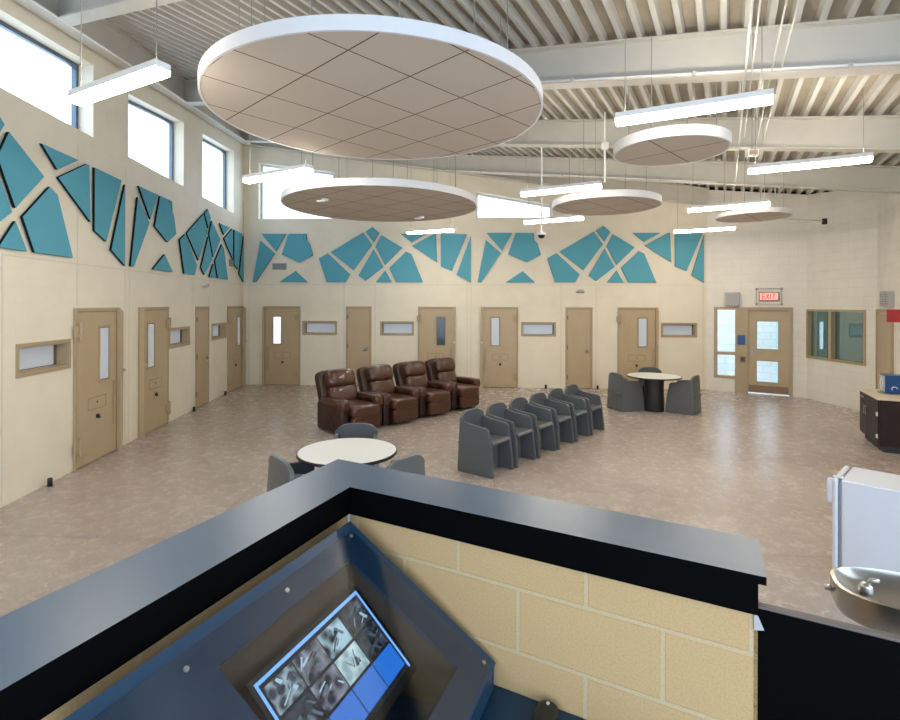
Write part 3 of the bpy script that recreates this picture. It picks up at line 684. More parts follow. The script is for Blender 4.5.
bm = NB(); tube(bm, [(math.cos(k * math.pi / 8) * .055, -.158, .155 + math.sin(k * math.pi / 8) * .095) for k in range(17)], .010, 6); link('oval_ring', bm, m_white, bb)
bm = NB(); tube(bm, [(.152, -.03 + math.cos(k * math.pi / 8) * .035, .09 + math.sin(k * math.pi / 8) * .03) for k in range(11)], .006, 6); link('swirl_mark', bm, m_white, bb)

# ------------------------------------------------------------------ small wall devices
def device(w, px, py, name, label, cat, kind):
    uu, zz = w.uz(px, py); e_ = w.empty(name, uu, zz); tag(e_, label, cat)
    if kind == 'strobe':
        bm = NB(); box(bm, -.07, .07, -.03, -.001, -.05, .05, .01); link('base', bm, m_white, e_)
        bm = NB(); prism(bm, [(-.11, -.03, -.04), (.11, -.03, -.04), (.05, -.12, .0), (-.05, -.12, .0)], (0, 0, .05)); link('lens', bm, m_grey, e_)
    if kind == 'vent':
        bm = NB(); box(bm, -.20, .20, -.02, -.001, -.09, .09, .004); link('frame', bm, m_grey, e_)
        bm = NB()
        for k in range(7): box(bm, -.18, .18, -.026, -.02, -.075 + k * .023, -.062 + k * .023)
        link('louvre', bm, m_vent, e_)
    return e_
device(WL, 203, 286, 'wall_sensor', 'small grey sensor high on the left wall above the narrow service door', 'sensor', 'strobe')
device(WB, 580, 291.5, 'wall_sensor', 'small white sensor on the back wall above the right-hand service door', 'sensor', 'strobe')
device(WB, 279.5, 266.5, 'air_vent', 'grey louvred vent between teal panels on the back wall', 'vent', 'vent')
device(WL, 231.3, 263, 'air_vent', 'small grey louvred vent between teal panels at the far end of the left wall', 'vent', 'vent')
for px, py, lb in ((43, 489, 'left wall beneath the largest slot window'), (190, 412.5, 'left wall beside the narrow service door'), (222, 397, 'left wall near the corner cell door'), (545.5, 388, 'back wall left of the right-hand service door'), (597, 388.5, 'back wall right of the right-hand service door')):
    w = WL if px < 240 else WB; uu = w.uz(px, py)[0]; e_ = w.empty('door_stop', uu, 0, .08); tag(e_, 'small black door stop by the ' + lb, 'door stop', 'black floor door stops')
    bm = NB(); lathe(bm, [(0, 0), (.028, 0), (.028, .09), (.022, .10), (0, .10)], 16); link('bumper', bm, m_blackp, e_, True)
    bm = NB(); lathe(bm, [(0, 0), (.034, 0), (.034, .008), (0, .008)], 16); link('base', bm, m_blackp, e_)

# ------------------------------------------------------------------ hanging ceiling discs
def cloud(cx, cy, R_, z, label, th=.11, grid=None):
    e_ = empty('ceiling_disc', (cx, cy, z)); tag(e_, label, 'ceiling disc', 'round ceiling discs hung from the roof')
    bm = NB(); lathe(bm, [(R_ - .02, 0), (R_, 0), (R_, th), (R_ - .02, th), (R_ - .02, 0)], 96); link('rim', bm, m_rim, e_, True)
    md = e_.children[0].modifiers.new('es', 'EDGE_SPLIT'); md.split_angle = math.radians(40)
    gx, gy = grid or (0, 0); ra = math.radians(46); bm = NB(); lathe(bm, [(0, .004), (R_ - .02, .004), (R_ - .02, .03), (0, .03)], 96)
    lx_, ly_ = math.cos(ra) * gx + math.sin(ra) * gy, -math.sin(ra) * gx + math.cos(ra) * gy
    bmesh.ops.translate(bm, verts=bm.verts[:], vec=(-lx_, -ly_, 0)); link('tile_face', bm, m_cloud, e_, loc=(gx, gy, 0), rot=(0, 0, ra))
    n = 4 if R_ < 1 else 12
    for k in range(n):
        a = 2 * math.pi * (k + .5) / n; x, y = cx + math.cos(a) * R_ * .8, cy + math.sin(a) * R_ * .8
        bm = NB(); tube(bm, [(x - cx, y - cy, .03), (x - cx, y - cy, zroof(x, y) - z - .0)], .005, 6); link('cable', bm, m_cable, e_)
    return e_
G_ = onz(365, 97, EYE + 1.87)
cloud(-.72, 5.18, 1.61, EYE + 1.87, 'largest round ceiling disc with a diagonal tile grid, nearest the camera', grid=(G_.x + .72, G_.y - 5.18))
c2 = cloud(-1.21, 9.17, 1.68, EYE + 1.70, 'wide flat ceiling disc hung beyond the largest one, above the recliners')
cloud(2.46, 5.86, .61, EYE + 1.71, 'small round ceiling disc below the third roof beam')
cloud(2.70, 9.10, .91, EYE + 1.70, 'medium ceiling disc right of the wedge-shaped high window')
cloud(5.84, 10.1, .64, EYE + 1.69, 'small ceiling disc farthest right, above the exit side', .09)
for px, py, lb in ((325, 200, 'small white spotlight under the left part of the wide flat disc'), (421, 217.5, 'small white spotlight under the right part of the wide flat disc')):
    P = onz(px, py, EYE + 1.69); e_ = empty('disc_spotlight', (P.x, P.y, EYE + 1.704)); tag(e_, lb, 'spotlight')
    bm = NB(); lathe(bm, [(0, -.03), (.05, -.03), (.065, 0), (0, 0)], 20); link('base', bm, m_white, e_, True)
    bm = NB(); box(bm, -.13, .0, -.04, .04, -.05, -.02, .01); link('arm', bm, m_white, e_)

# ------------------------------------------------------------------ linear pendant lights
LZ = EYE + 1.70
def pendant(x0, y0, x1, y1, label, dz=0):
    a = onz(x0, y0, LZ + dz); b = onz(x1, y1, LZ + dz); c = (a + b) / 2; d = b - a; L_ = d.length; rz = math.atan2(d.y, d.x)
    e_ = empty('pendant_light', (c.x, c.y, LZ + dz), rz); tag(e_, label, 'pendant light', 'linear pendant lights under the roof')
    bm = NB(); w2 = .06
    prism(bm, [(-L_ / 2, -w2, .018), (-L_ / 2, w2, .018), (-L_ / 2, w2, .026), (-L_ / 2, -w2, .026)], (L_, 0, 0))
    for y0, y1 in ((-w2, -w2 + .006), (w2 - .006, w2)): box(bm, -L_ / 2, L_ / 2, y0, y1, .026, .068)
    for x0, x1 in ((-L_ / 2, -L_ / 2 + .006), (L_ / 2 - .006, L_ / 2)): box(bm, x0, x1, -w2 + .006, w2 - .006, .026, .068)
    link('housing', bm, m_white, e_)
    bm = NB(); prism(bm, [(-L_ / 2 + .004, -w2 + .002, .0175), (-L_ / 2 + .004, w2 - .002, .0175), (-L_ / 2 + .004, w2 - .002, -.018), (-L_ / 2 + .004, .042, -.030), (-L_ / 2 + .004, -.042, -.030), (-L_ / 2 + .004, -w2 + .002, -.018)], (L_ - .008, 0, 0)); link('lens', bm, m_lens, e_)
    bm = NB(); box(bm, -L_ / 2 + .03, L_ / 2 - .03, -.045, .045, .0265, .034); link('added_top_glow', bm, m_up, e_)  # unseen glowing strip added on top to brighten the roof deck
    for s_ in (-1, 1):
        lx = s_ * (L_ / 2 - .08); w_ = e_.location + Vector((math.cos(rz) * lx, math.sin(rz) * lx, 0))
        bm = NB(); tube(bm, [(lx, 0, .03), (lx, 0, zroof(w_.x, w_.y) - LZ - dz)], .004, 6); link('cable', bm, m_cable, e_)
pendant(76, 101, 163, 71, 'lit linear pendant in front of the high left wall windows')
pendant(246, 181, 310, 170, 'lit linear pendant in front of the left end of the back wall windows')
pendant(616, 122, 773, 99, 'longest-looking lit pendant, between the second and third roof beams')
pendant(748, 171.5, 872, 159, 'lit pendant at the far right below the third roof beam')
pendant(522, 194.5, 601, 186, 'lit pendant directly above the wedge-shaped high window')
pendant(525, 222.5, 583, 218, 'lit pendant just below the wedge-shaped high window')
pendant(688, 210.5, 770, 203.5, 'lit pendant just left of the far right ceiling disc')
pendant(674, 232, 735, 228, 'lowest-looking lit pendant at the right end of the teal panels')
pendant(408, 233, 453, 230, 'small-looking lit pendant below the right edge of the wide flat disc')
pendant(366, 181, 404, 178.5, 'lit pendant mostly hidden behind the largest disc', .25) if False else None

# ------------------------------------------------------------------ conduits, camera, sprinkler pipe
def conduit(px, py, Y0, Ya, Yb, r, label, drop=.0):
    P = atdepth(px, py, Y0); A_ = P + RR * Ya; B_ = P + RR * Yb; sl = RRS
    A_.z = P.z + sl * Ya; B_.z = P.z + sl * Yb
    e_ = empty('conduit', P); tag(e_, label, 'conduit', 'conduits hung below the roof beams')
    bm = NB(); tube(bm, [A_ - P, B_ - P], r, 8); link('pipe', bm, m_rib, e_)
    bm = NB()
    for k in range(3):
        t = Ya + (Yb - Ya) * (k + .5) / 3; q_ = RR * t; q_.z = sl * t; w_ = P + q_
        tube(bm, [(q_.x, q_.y, q_.z), (q_.x, q_.y, zroof(w_.x, w_.y) - P.z - .01)], .005, 6)
    link('hanger', bm, m_cable, e_)
conduit(745, 79, 5.15, -3, 5.6, .011, 'thick leftmost pale conduit of the set running under the beams')
conduit(751, 79, 5.15, -3, 2.2, .007, 'second conduit from the left of the set under the beams')
conduit(770, 79, 5.15, -3, 3.0, .007, 'third conduit from the left of the set under the beams')
conduit(779, 79, 5.15, -3, 3.6, .007, 'rightmost pale conduit of the set under the beams')
def run_conduit(P_, Q_, r, label):
    e_ = empty('conduit', P_); tag(e_, label, 'conduit'); L_ = Q_ - P_
    bm = NB(); tube(bm, [Vector((0, 0, 0)), L_], r, 8); link('pipe', bm, m_white, e_)
    for k in range(3):
        c_ = L_ * ((k + .5) / 3); bm = NB(); box(bm, c_.x - .02, c_.x + .02, c_.y - .02, c_.y + .02, c_.z - .02, c_.z + .02, .004); link('clamp', bm, m_rib, e_)
    return e_
def under_beam(t, s_, off, drop=.43):
    p = RD * (t + off) + BD * s_; return Vector((p.x, p.y, zroof(p.x, p.y) - drop))
run_conduit(under_beam(5.92, -1.2, -.12), under_beam(5.92, 2.6, -.12), .013, 'pale conduit clipped along the lower edge of the second roof beam')
run_conduit(under_beam(11.95, 1.0, -.12), under_beam(11.95, 7.5, -.12), .013, 'pale conduit clipped along the lower edge of the farthest roof beam')
def wl_(u, off, drop):
    p = WL.pt(u, 0, off); return Vector((p.x, p.y, zroof(p.x, p.y) - drop))
run_conduit(wl_(5.5, .27, .44), wl_(WL.len - .4, .27, .44), .014, 'pale conduit running along the top of the left wall beside the edge beam')
P = atdepth(541.5, 234, 9.6); e_ = empty('dome_camera', P); tag(e_, 'white pole-hung dome security camera below the wedge-shaped window', 'security camera')
zt = zroof(P.x, P.y) - P.z - .01
bm = NB(); tube(bm, [(0, 0, .03), (0, 0, zt)], .016, 10); link('pole', bm, m_white, e_)
bm = NB(); lathe(bm, [(0, .05), (.05, .05), (.075, .01), (.075, -.02), (0, -.02)], 24); link('housing', bm, m_white, e_, True)
bm = NB(); lathe(bm, [(.065, -.02), (.058, -.05), (.035, -.075), (0, -.085)], 24); link('dome', bm, m_blackp, e_, True)
P = atdepth(605, 148, 8.4); e_ = empty('conduit_drop', P); tag(e_, 'vertical pale conduit dropping to the medium ceiling disc', 'conduit')
bm = NB(); tube(bm, [(0, 0, zroof(P.x, P.y) - P.z), (0, 0, -.55)], .018, 8); link('pipe', bm, m_white, e_)
bm = NB(); box(bm, -.05, .05, -.04, .04, -.02, .09, .005); link('junction_box', bm, m_white, e_)
P = atdepth(752, 153, 7.6); e_ = empty('junction_box', P); tag(e_, 'small white junction box hanging below the third roof beam', 'junction box')
bm = NB(); box(bm, -.085, .085, -.04, .04, -.05, .05, .006); link('housing', bm, m_white, e_)
bm = NB(); box(bm, -.06, .06, -.043, -.04, -.03, .03); link('cover', bm, mat('tan_cover', (.45, .34, .26), .5), e_)
bm = NB(); tube(bm, [(0, 0, .05), (0, 0, zroof(P.x, P.y) - P.z)], .006, 6); link('stem', bm, m_cable, e_)
a = atdepth(775, 218, 10.6); b = atdepth(824, 221, 10.6); e_ = empty('sprinkler_pipe', a); tag(e_, 'thin pipe arm with a black end beside the far right disc', 'pipe')
bm = NB(); tube(bm, [(0, 0, 0), b - a], .012, 8); tube(bm, [(0, 0, 0), (0, 0, zroof(a.x, a.y) - a.z)], .012, 8); link('pipe', bm, m_beam, e_)
bm = NB(); box(bm, -.03, .05, -.03, .03, -.07, .05, .01); link('end_head', bm, m_blackp, e_, loc=b - a)

# ------------------------------------------------------------------ recliners
def make_recliner():
    r = empty('recliner')
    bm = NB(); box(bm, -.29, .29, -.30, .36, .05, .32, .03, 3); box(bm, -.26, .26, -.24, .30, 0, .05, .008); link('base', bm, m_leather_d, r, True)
    bm = NB(); pillow(bm, (0, -.12, .40), (.295, .33, .095), .35, 16, 28); pillow(bm, (0, -.41, .385), (.30, .085, .10), .5, 16, 28); link('seat', bm, m_leather, r, True)
    bm = NB(); pillow(bm, (0, -.425, .185), (.30, .055, .125), .3, 14, 28); link('footrest', bm, m_leather, r, True)
    Mt = Matrix.Rotation(math.radians(-19), 3, 'X')
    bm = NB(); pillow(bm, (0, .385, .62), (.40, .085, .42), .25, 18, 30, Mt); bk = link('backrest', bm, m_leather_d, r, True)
    bm = NB(); pillow(bm, (0, .345, .87), (.305, .155, .165), .5, 18, 30, Mt); link('head_pillow', bm, m_leather, bk, True)
    bm = NB(); pillow(bm, (0, .26, .60), (.29, .11, .17), .45, 18, 30, Mt); link('lumbar_pillow', bm, m_leather, bk, True)
    for s_ in (-1, 1):
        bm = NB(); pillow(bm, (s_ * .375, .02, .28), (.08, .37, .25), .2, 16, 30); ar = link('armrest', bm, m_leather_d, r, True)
        bm = NB(); pillow(bm, (s_ * .375, -.02, .545), (.095, .32, .07), .55, 16, 30); pillow(bm, (s_ * .375, -.30, .50), (.095, .085, .11), .7, 14, 26); link('arm_pad', bm, m_leather, ar, True)
    bm = NB(); tube(bm, [(-.45, .0, .30), (-.465, -.03, .27), (-.465, -.14, .10)], .016, 8); link('lever', bm, m_blackp, r, True)
    return r
rec = make_recliner()
pA = onz(385, 428); pB = onz(482, 406); dR = (pB - pA); pitch = dR.length / 3; dR.normalize(); nR = Vector((dR.y, -dR.x, 0))
rth = math.atan2(nR.x, -nR.y)
lab = ['brown leather recliner at the left end of the row, lever showing', 'second brown leather recliner from the left end of the row', 'third brown leather recliner from the left end of the row', 'brown leather recliner at the right end of the row, nearest the cell doors']
for i in range(4):
    o = rec if i == 0 else copy_tree(rec)
    c = pA + dR * (pitch * (i - .5)) - nR * .40; o.location = c; o.rotation_euler = (0, 0, rth); tag(o, lab[i], 'recliner', 'brown leather recliners in a row')

# ------------------------------------------------------------------ moulded armchairs
def make_chair(mt):
    r = empty('moulded_armchair')
    side = [(-.285, 0), (.285, 0), (.27, .30), (.245, .62), (.215, .690), (.185, .668), (.10, .652), (-.17, .625), (-.205, .60), (-.225, .43), (-.245, .40)]
    for s_ in (-1, 1):
        bm = NB(); pts = []
        prism(bm, [(s_ * .262 + (s_ * .012 if z < .05 else 0), y, z) for y, z in side], (-s_ * .05, 0, 0))
        bmesh.ops.bevel(bm, geom=bm.edges[:], offset=.009, segments=2, affect='EDGES'); link('side_panel', bm, mt, r)
    bm = NB(); n = 14; fr, bk_ = [], []
    def row(z, y, bow, hw):
        return [(-hw + 2 * hw * k / n, y + bow * (1 - (2 * k / n - 1) ** 2), z) for k in range(n + 1)]
    # curved back shell with an arched top
    rows = []
    for j in range(9):
        f = j / 8; rw_ = []
        for k in range(n + 1):
            x = -.258 + .516 * k / n; top = .70 + .09 * max(0, 1 - abs(x / .262) ** 4.0); z = .02 + (top - .02) * f
            y = .292 - .045 * (z / .8) + (.035 * (1 - (x / .262) ** 2)) * min(1, z / .4)
            rw_.append((x, y, z))
        rows.append(rw_)
    V = [[bm.verts.new(p) for p in rw_] for rw_ in rows]; V2 = [[bm.verts.new((p[0], p[1] - .04, p[2])) for p in rw_] for rw_ in rows]
    for j in range(8):
        for k in range(n): bm.faces.new((V[j][k], V[j][k + 1], V[j + 1][k + 1], V[j + 1][k])); bm.faces.new((V2[j][k + 1], V2[j][k], V2[j + 1][k], V2[j + 1][k + 1]))
    for k in range(n): bm.faces.new((V[8][k], V[8][k + 1], V2[8][k + 1], V2[8][k])); bm.faces.new((V[0][k + 1], V[0][k], V2[0][k], V2[0][k + 1]))
    for j in range(8): bm.faces.new((V[j + 1][0], V[j][0], V2[j][0], V2[j + 1][0])); bm.faces.new((V[j][n], V[j + 1][n], V2[j + 1][n], V2[j][n]))
    b_ = link('backrest', bm, mt, r, True); md = b_.modifiers.new('es', 'EDGE_SPLIT'); md.split_angle = math.radians(50)
    bm = NB(); box(bm, -.222, .222, .285, .312, .36, .385, .004); link('back_ledge', bm, mt, b_)
    bm = NB(); prism(bm, [(-.212, -.25, .405), (-.212, -.255, .435), (-.212, -.235, .452), (-.212, .235, .425), (-.212, .235, .385)], (.424, 0, 0)); bmesh.ops.bevel(bm, geom=bm.edges[:], offset=.007, segments=2, affect='EDGES'); link('seat', bm, mt, r)
    bm = NB(); box(bm, -.212, .212, -.06, -.03, .01, .40); link('front_panel', bm, mt, r)
    return r
ch = make_chair(m_chair); first = True
def put_chair(c, facing_deg, label, group, z=0.0):
    """facing_deg: heading the sitter looks to, clockwise from +Y"""
    global first
    o = ch if first else copy_tree(ch); first = False
    h = math.radians(facing_deg); f = Vector((math.sin(h), math.cos(h), 0)); th = math.atan2(f.x, -f.y)
    o.location = (c.x, c.y, z); o.rotation_euler = (0, 0, th); tag(o, label, 'armchair', group); return o
rowl = ['nearest grey moulded armchair at the front end of the row', 'second grey moulded armchair from the near end of the row', 'third grey moulded armchair from the near end of the row',
        'fourth grey moulded armchair from the near end of the row', 'fifth grey moulded armchair from the near end of the row', 'farthest grey moulded armchair at the back end of the row']
fA = onz(514, 469.2); fB = onz(604.7, 430); dC = (fB - fA); pt = dC.length / 5; dC.normalize(); hC = math.radians(128); fC = Vector((math.sin(hC), math.cos(hC), 0))
sideC = Vector((-fC.y, fC.x, 0))
for i in range(6):
    c = fA + dC * (pt * i) - sideC * .262 - fC * .285
    put_chair(c, 128, rowl[i], 'grey moulded armchairs in a row')
# taupe version for the near table is the same moulded chair
def round_table(c, R_, label, group):
    e_ = empty('round_table', (c.x, c.y, 0), .3); tag(e_, label, 'table', group)
    bm = NB(); lathe(bm, [(0, .715), (R_ - .012, .715), (R_ - .012, .741), (0, .741)], 64); link('tabletop', bm, m_lam, e_)
    bm = NB(); lathe(bm, [(R_ - .012, .712), (R_ - .003, .712), (R_, .718), (R_, .736), (R_ - .003, .742), (R_ - .012, .742), (R_ - .012, .712)], 64); link('edge_band', bm, m_edge, e_, True)
    bm = NB(); lathe(bm, [(0, .0), (.20, .0), (.21, .02), (.175, .35), (.215, .70), (.215, .714), (0, .714)], 32); link('pedestal', bm, m_edge, e_, True)
    return e_
T1 = onz(348, 451.0, .74); T1.z = 0; T1.x, T1.y = -1.05, 5.39
round_table(T1, .51, 'white-topped round table just beyond the control counter', 'white round tables')
T2 = Vector((4.35, 11.15, 0)); round_table(T2, .55, 'white-topped round table far off by the back wall near the exit', 'white round tables')
def hv(d): d = math.radians(d); return Vector((math.sin(d), math.cos(d), 0))
# the near table's chairs
put_chair(Vector((-1.12, 6.13, 0)), 178, 'grey moulded armchair on the far side of the near round table', 'chairs around the near round table')
put_chair(Vector((-1.63, 4.95, 0)) + hv(50) * .27, 50, 'grey moulded armchair left of the near round table, back to the counter', 'chairs around the near round table')
put_chair(Vector((-.40, 4.98, 0)) + hv(-50) * .27, -50, 'grey moulded armchair right of the near round table, back to the counter', 'chairs around the near round table')
put_chair(Vector((3.80, 11.29, 0)), 73, 'grey moulded armchair left of the far round table, back showing', 'chairs around the far round table')
put_chair(Vector((4.92, 11.02, 0)), -49, 'grey moulded armchair right of the far round table, side showing', 'chairs around the far round table')
put_chair(Vector((4.60, 11.98, 0)), 197, 'grey moulded armchair behind the far round table, only its top showing', 'chairs around the far round table')

# ------------------------------------------------------------------ control station (foreground)
ZC = 1.55
O0, I0 = onz(338, 459, ZC), onz(350, 487, ZC); OR_, IR_ = onz(758, 538.6, ZC), onz(766.7, 577.5, ZC)
dRt = (IR_ - I0).normalized(); IL_ = onz(0, 691, ZC); dLf = (IL_ - I0).normalized(); OL_ = onz(0, 617, ZC); dLo = (OL_ - O0).normalized()
EXT = 2.6
OL2 = O0 + dLo * EXT; IL2 = I0 + dLf * (EXT - .1)
nR_ = Vector((-dRt.y, dRt.x, 0)); nL_ = Vector((dLf.y, -dLf.x, 0))   # outward normals (away from the station)
if nR_.y < 0: nR_ = -nR_
if nL_.x > 0: nL_ = -nL_
ct = empty('control_counter', (I0.x, I0.y, 0)); tag(ct, 'slate grey topped control counter wall wrapping the foreground corner', 'counter')
off = Vector((I0.x, I0.y, 0))
bm = NB(); prism(bm, [p - off - Vector((0, 0, .022)) for p in (O0, OR_, IR_, I0, IL2, OL2)], (0, 0, .022), 0, 1); link('ledge_top', bm, [m_ledge, m_fascia], ct)
def corner(o1, n1, d1, o2, n2, d2, k1, k2):
    p = o1 + n1 * k1; q_ = o2 + n2 * k2
    # intersect p + s d1, q + t d2 in plan
    den = d1.x * d2.y - d1.y * d2.x; s_ = ((q_.x - p.x) * d2.y - (q_.y - p.y) * d2.x) / den
    r_ = p + d1 * s_; return Vector((r_.x, r_.y, 0))
def arm_ring(k_in, k_out, z0, z1, right_cut, mt, name, left_len=2.45, bev=0):
    ci = corner(I0, nR_, dRt, I0, nL_, dLf, k_in, k_in); co = corner(I0, nR_, dRt, I0, nL_, dLf, k_out, k_out)
    Rl = (IR_ - I0).length - right_cut
    ri = I0 + nR_ * k_in + dRt * Rl; ro_ = I0 + nR_ * k_out + dRt * Rl; li = I0 + nL_ * k_in + dLf * left_len; lo = I0 + nL_ * k_out + dLf * left_len
    bm = NB(); pts = [Vector((p.x, p.y, z0)) - off for p in (ci, ri, ro_, co, lo, li)]
    prism(bm, pts, (0, 0, z1 - z0)); return link(name, bm, mt, ct)
arm_ring(.012, .030, 1.44, ZC - .0225, .018, m_fascia, 'inner_fascia')
wth = (OR_ - IR_).length
arm_ring(wth - .035, wth - .017, 1.44, ZC - .0225, .018, m_fascia, 'outer_fascia')
bm = NB(); p0 = IR_ - dRt * .018
prism(bm, [Vector((p.x, p.y, 1.44)) - off for p in (p0 + nR_ * .03, p0 + nR_ * (wth - .035), p0 + nR_ * (wth - .035) - dRt * .016, p0 + nR_ * .03 - dRt * .016)], (0, 0, ZC - .0225 - 1.44)); link('end_fascia', bm, m_fascia, ct)
# block walls: one mesh per arm, in the arm's own frame so the courses follow it
BLK = dict(col=(.53, .35, .165), mortar=(.55, .40, .225))
m_blkR = block_mat('split_face_tan_block_right', BLK['col'], BLK['mortar'], .440, .207, .0075, rough=.85, bump=.9, offx=-.459 - .028, offz=-1.326 + .0035 + .207, var=.10, grain=170)
m_blkL = block_mat('split_face_tan_block_left', BLK['col'], BLK['mortar'], .440, .207, .0075, rough=.85, bump=.9, offx=.0, offz=-1.326 + .0035 + .207, var=.10, grain=170)
ci = corner(I0, nR_, dRt, I0, nL_, dLf, .031, .031); WT = wth - .066
def arm_wall(name, d, n, length, mt, mirror):
    rz = math.atan2(d.y, d.x)
    o = None; bm = NB()
    ly = (Vector((-d.y, d.x, 0))).dot(n)  # +1 if local +y points outward
    z0 = 0.0
    box(bm, 0 if not mirror else -WT * .0, length, min(0, ly * WT), max(0, ly * WT), z0, ZC - .024)
    return link(name, bm, mt, ct, loc=Vector((ci.x - off.x, ci.y - off.y, 0)), rot=(0, 0, rz))
arm_wall('block_wall', dRt, nR_, (IR_ - ci).dot(dRt) - .0185, m_blkR, False)
arm_wall('block_wall', dLf, nL_, 2.42, m_blkL, True)
# fill at the outside corner
co = corner(I0, nR_, dRt, I0, nL_, dLf, .031 + WT, .031 + WT)
bm = NB(); prism(bm, [Vector((p.x, p.y, 0)) - off for p in (ci, ci + nR_ * WT, co, ci + nL_ * WT)], (0, 0, ZC - .024)); link('corner_block', bm, m_blkR, ct)
# conduit stub in the inner corner
bm = NB(); pc = ci + (-(nR_ + nL_)).normalized() * .012; tube(bm, [(pc.x - off.x, pc.y - off.y, 1.0), (pc.x - off.x, pc.y - off.y, 1.438)], .007, 8); link('corner_conduit', bm, m_grey, ct)
# desk surface inside the station
DZ = .985
dk = empty('desk', (ci.x, ci.y, 0)); tag(dk, 'navy blue laminate desk surface inside the control station', 'desk')
doff = Vector((ci.x, ci.y, 0)); bis = (dRt + dLf)
i2 = ci - (nR_ + nL_) * .004
aR = i2 + dRt * 1.33; aL = i2 + dLf * 2.3
pts = [i2, aR, aR - nR_ * .62, i2 + dRt * .80 + dLf * .62 * 1.0, i2 + dLf * 1.0 + dRt * .80, aL - nL_ * .80, aL]
bm = NB(); prism(bm, [Vector((p.x, p.y, DZ - .03)) - doff for p in pts], (0, 0, .03)); link('desktop', bm, m_desk, dk)
for p in (aR - nR_ * .3 - dRt * .05, aL - nL_ * .4 - dLf * .1):
    bm = NB(); q_ = p - doff; box(bm, q_.x - .03, q_.x + .03, q_.y - .03, q_.y + .03, .24, DZ - .03); link('leg', bm, m_fascia, dk)
# raised station floor
bm = NB(); pl = [ci - (nR_ + nL_) * .01, ci + dRt * 1.33 - nR_ * .01, ci + dRt * 2.6 - nR_ * .01, ci + dRt * 2.6 - nR_ * 2.4, ci + dLf * 2.4 - nL_ * 2.2, ci + dLf * 2.4 - nL_ * .01]
prism(bm, [Vector((p.x, p.y, .002)) for p in pl], (0, 0, .238)); o = link('floor_platform', bm, mat('station_carpet', (.05, .06, .08), .95)); tag(o, 'dark raised floor of the control station', 'floor', kind='structure')
# console wedge with monitor
P0 = onz(350, 521, 1.45); eL = dLf.copy(); eS = None
P1 = onpl(496, 663, P0, eL); eS = (P1 - P0).normalized(); nn = eL.cross(eS)
if nn.z < 0: nn = -nn
def cp(a, b, o_=0.0): return P0 + eL * a + eS * b + nn * o_
cs = empty('monitor_console', (P0.x, P0.y, DZ + .001)); tag(cs, 'sloped slate console box with clear cover holding a monitor', 'console'); co_ = Vector((P0.x, P0.y, DZ + .001))
AE, BE = 1.0, (P1 - P0).length; oa0, oa1, ob0, ob1 = .138, .707, .110, .580; PT = .012
def cprism(bm, ab, o0, th, org=None): return prism(bm, [cp(a, b, o0) - (org or co_) for a, b in ab], nn * th)
bm = NB(); O_ = [(0, 0), (AE, 0), (AE, BE), (0, BE)]; I_ = [(oa0, ob0), (oa1, ob0), (oa1, ob1), (oa0, ob1)]
for i in range(4): cprism(bm, [O_[i], O_[(i + 1) % 4], I_[(i + 1) % 4], I_[i]], -PT, PT)
bmesh.ops.remove_doubles(bm, verts=bm.verts[:], dist=1e-5)
link('top_plate', bm, m_plate, cs)
def vpanel(bm, ab0, ab1, inward, th=.012, top=-PT, zb=DZ + .002):
    a, b = cp(*ab0, top), cp(*ab1, top); v = Vector((0, 0, 1))
    prism(bm, [a - co_, b - co_, Vector((b.x, b.y, zb)) - co_, Vector((a.x, a.y, zb)) - co_], inward * th)
eP = Vector((eS.x, eS.y, 0)).normalized()
bm = NB(); vpanel(bm, (0.002, 0), (AE, 0), eP); vpanel(bm, (0.0, .014), (0.0, BE), eL); vpanel(bm, (AE, .014), (AE, BE), -eL); vpanel(bm, (.014, BE - .002), (AE - .014, BE - .002), -eP); link('side_casing', bm, m_plate, cs)
bm = NB(); vpanel(bm, (oa0 - .0, ob0), (oa1, ob0), -eP, .01); vpanel(bm, (oa0, ob0), (oa0, ob1), -eL, .01); vpanel(bm, (oa1, ob0), (oa1, ob1), eL, .01); vpanel(bm, (oa0, ob1), (oa1, ob1), eP, .01); link('recess_lining', bm, m_brown, cs)
bm = NB(); cprism(bm, [(.035, .034), (AE - .03, .034), (AE - .03, BE - .012), (.035, BE - .012)], .0015, .005); link('acrylic_cover', bm, m_acry, cs)
bm = NB()
bm.free()
for a, b in ((.062, .050), (.42, .066), (.77, .070), (.050, .640), (.34, .640), (.72, .640)):
    bm = NB(); c = cp(a, b, .0066) - co_; tube(bm, [c, c + nn * .004], .0065, 12); link('cover_screw', bm, m_steel, cs)
# monitor: its own thing inside the console
sa0, sa1 = .162, .628; sb0, sb1 = .188, .463; so0, so1 = -.050, -.098
def sp_(u_, v_, o_=0.0):   # u 0..1 along eL from the apex side, v 0..1 down
    A_ = cp(sa0 + (sa1 - sa0) * u_, sb0 + (sb1 - sb0) * v_, so0 + (so1 - so0) * v_); return A_ + ns * o_
tv = (cp(0, sb1, so1) - cp(0, sb0, so0)).normalized(); ns = eL.cross(tv); ns = -ns if ns.z < 0 else ns
mo = empty('monitor', sp_(.5, .5)); tag(mo, 'security monitor showing camera feeds inside the console', 'monitor'); mo_l = sp_(.5, .5)
def sprism(bm, uv, o0, th): return prism(bm, [sp_(u_, v_, o0) - mo_l for u_, v_ in uv], ns * th)
bm = NB(); sprism(bm, [(-.03, -.05), (1.03, -.05), (1.03, 1.09), (-.03, 1.09)], -.030, .026); link('bezel', bm, m_blackp, mo)
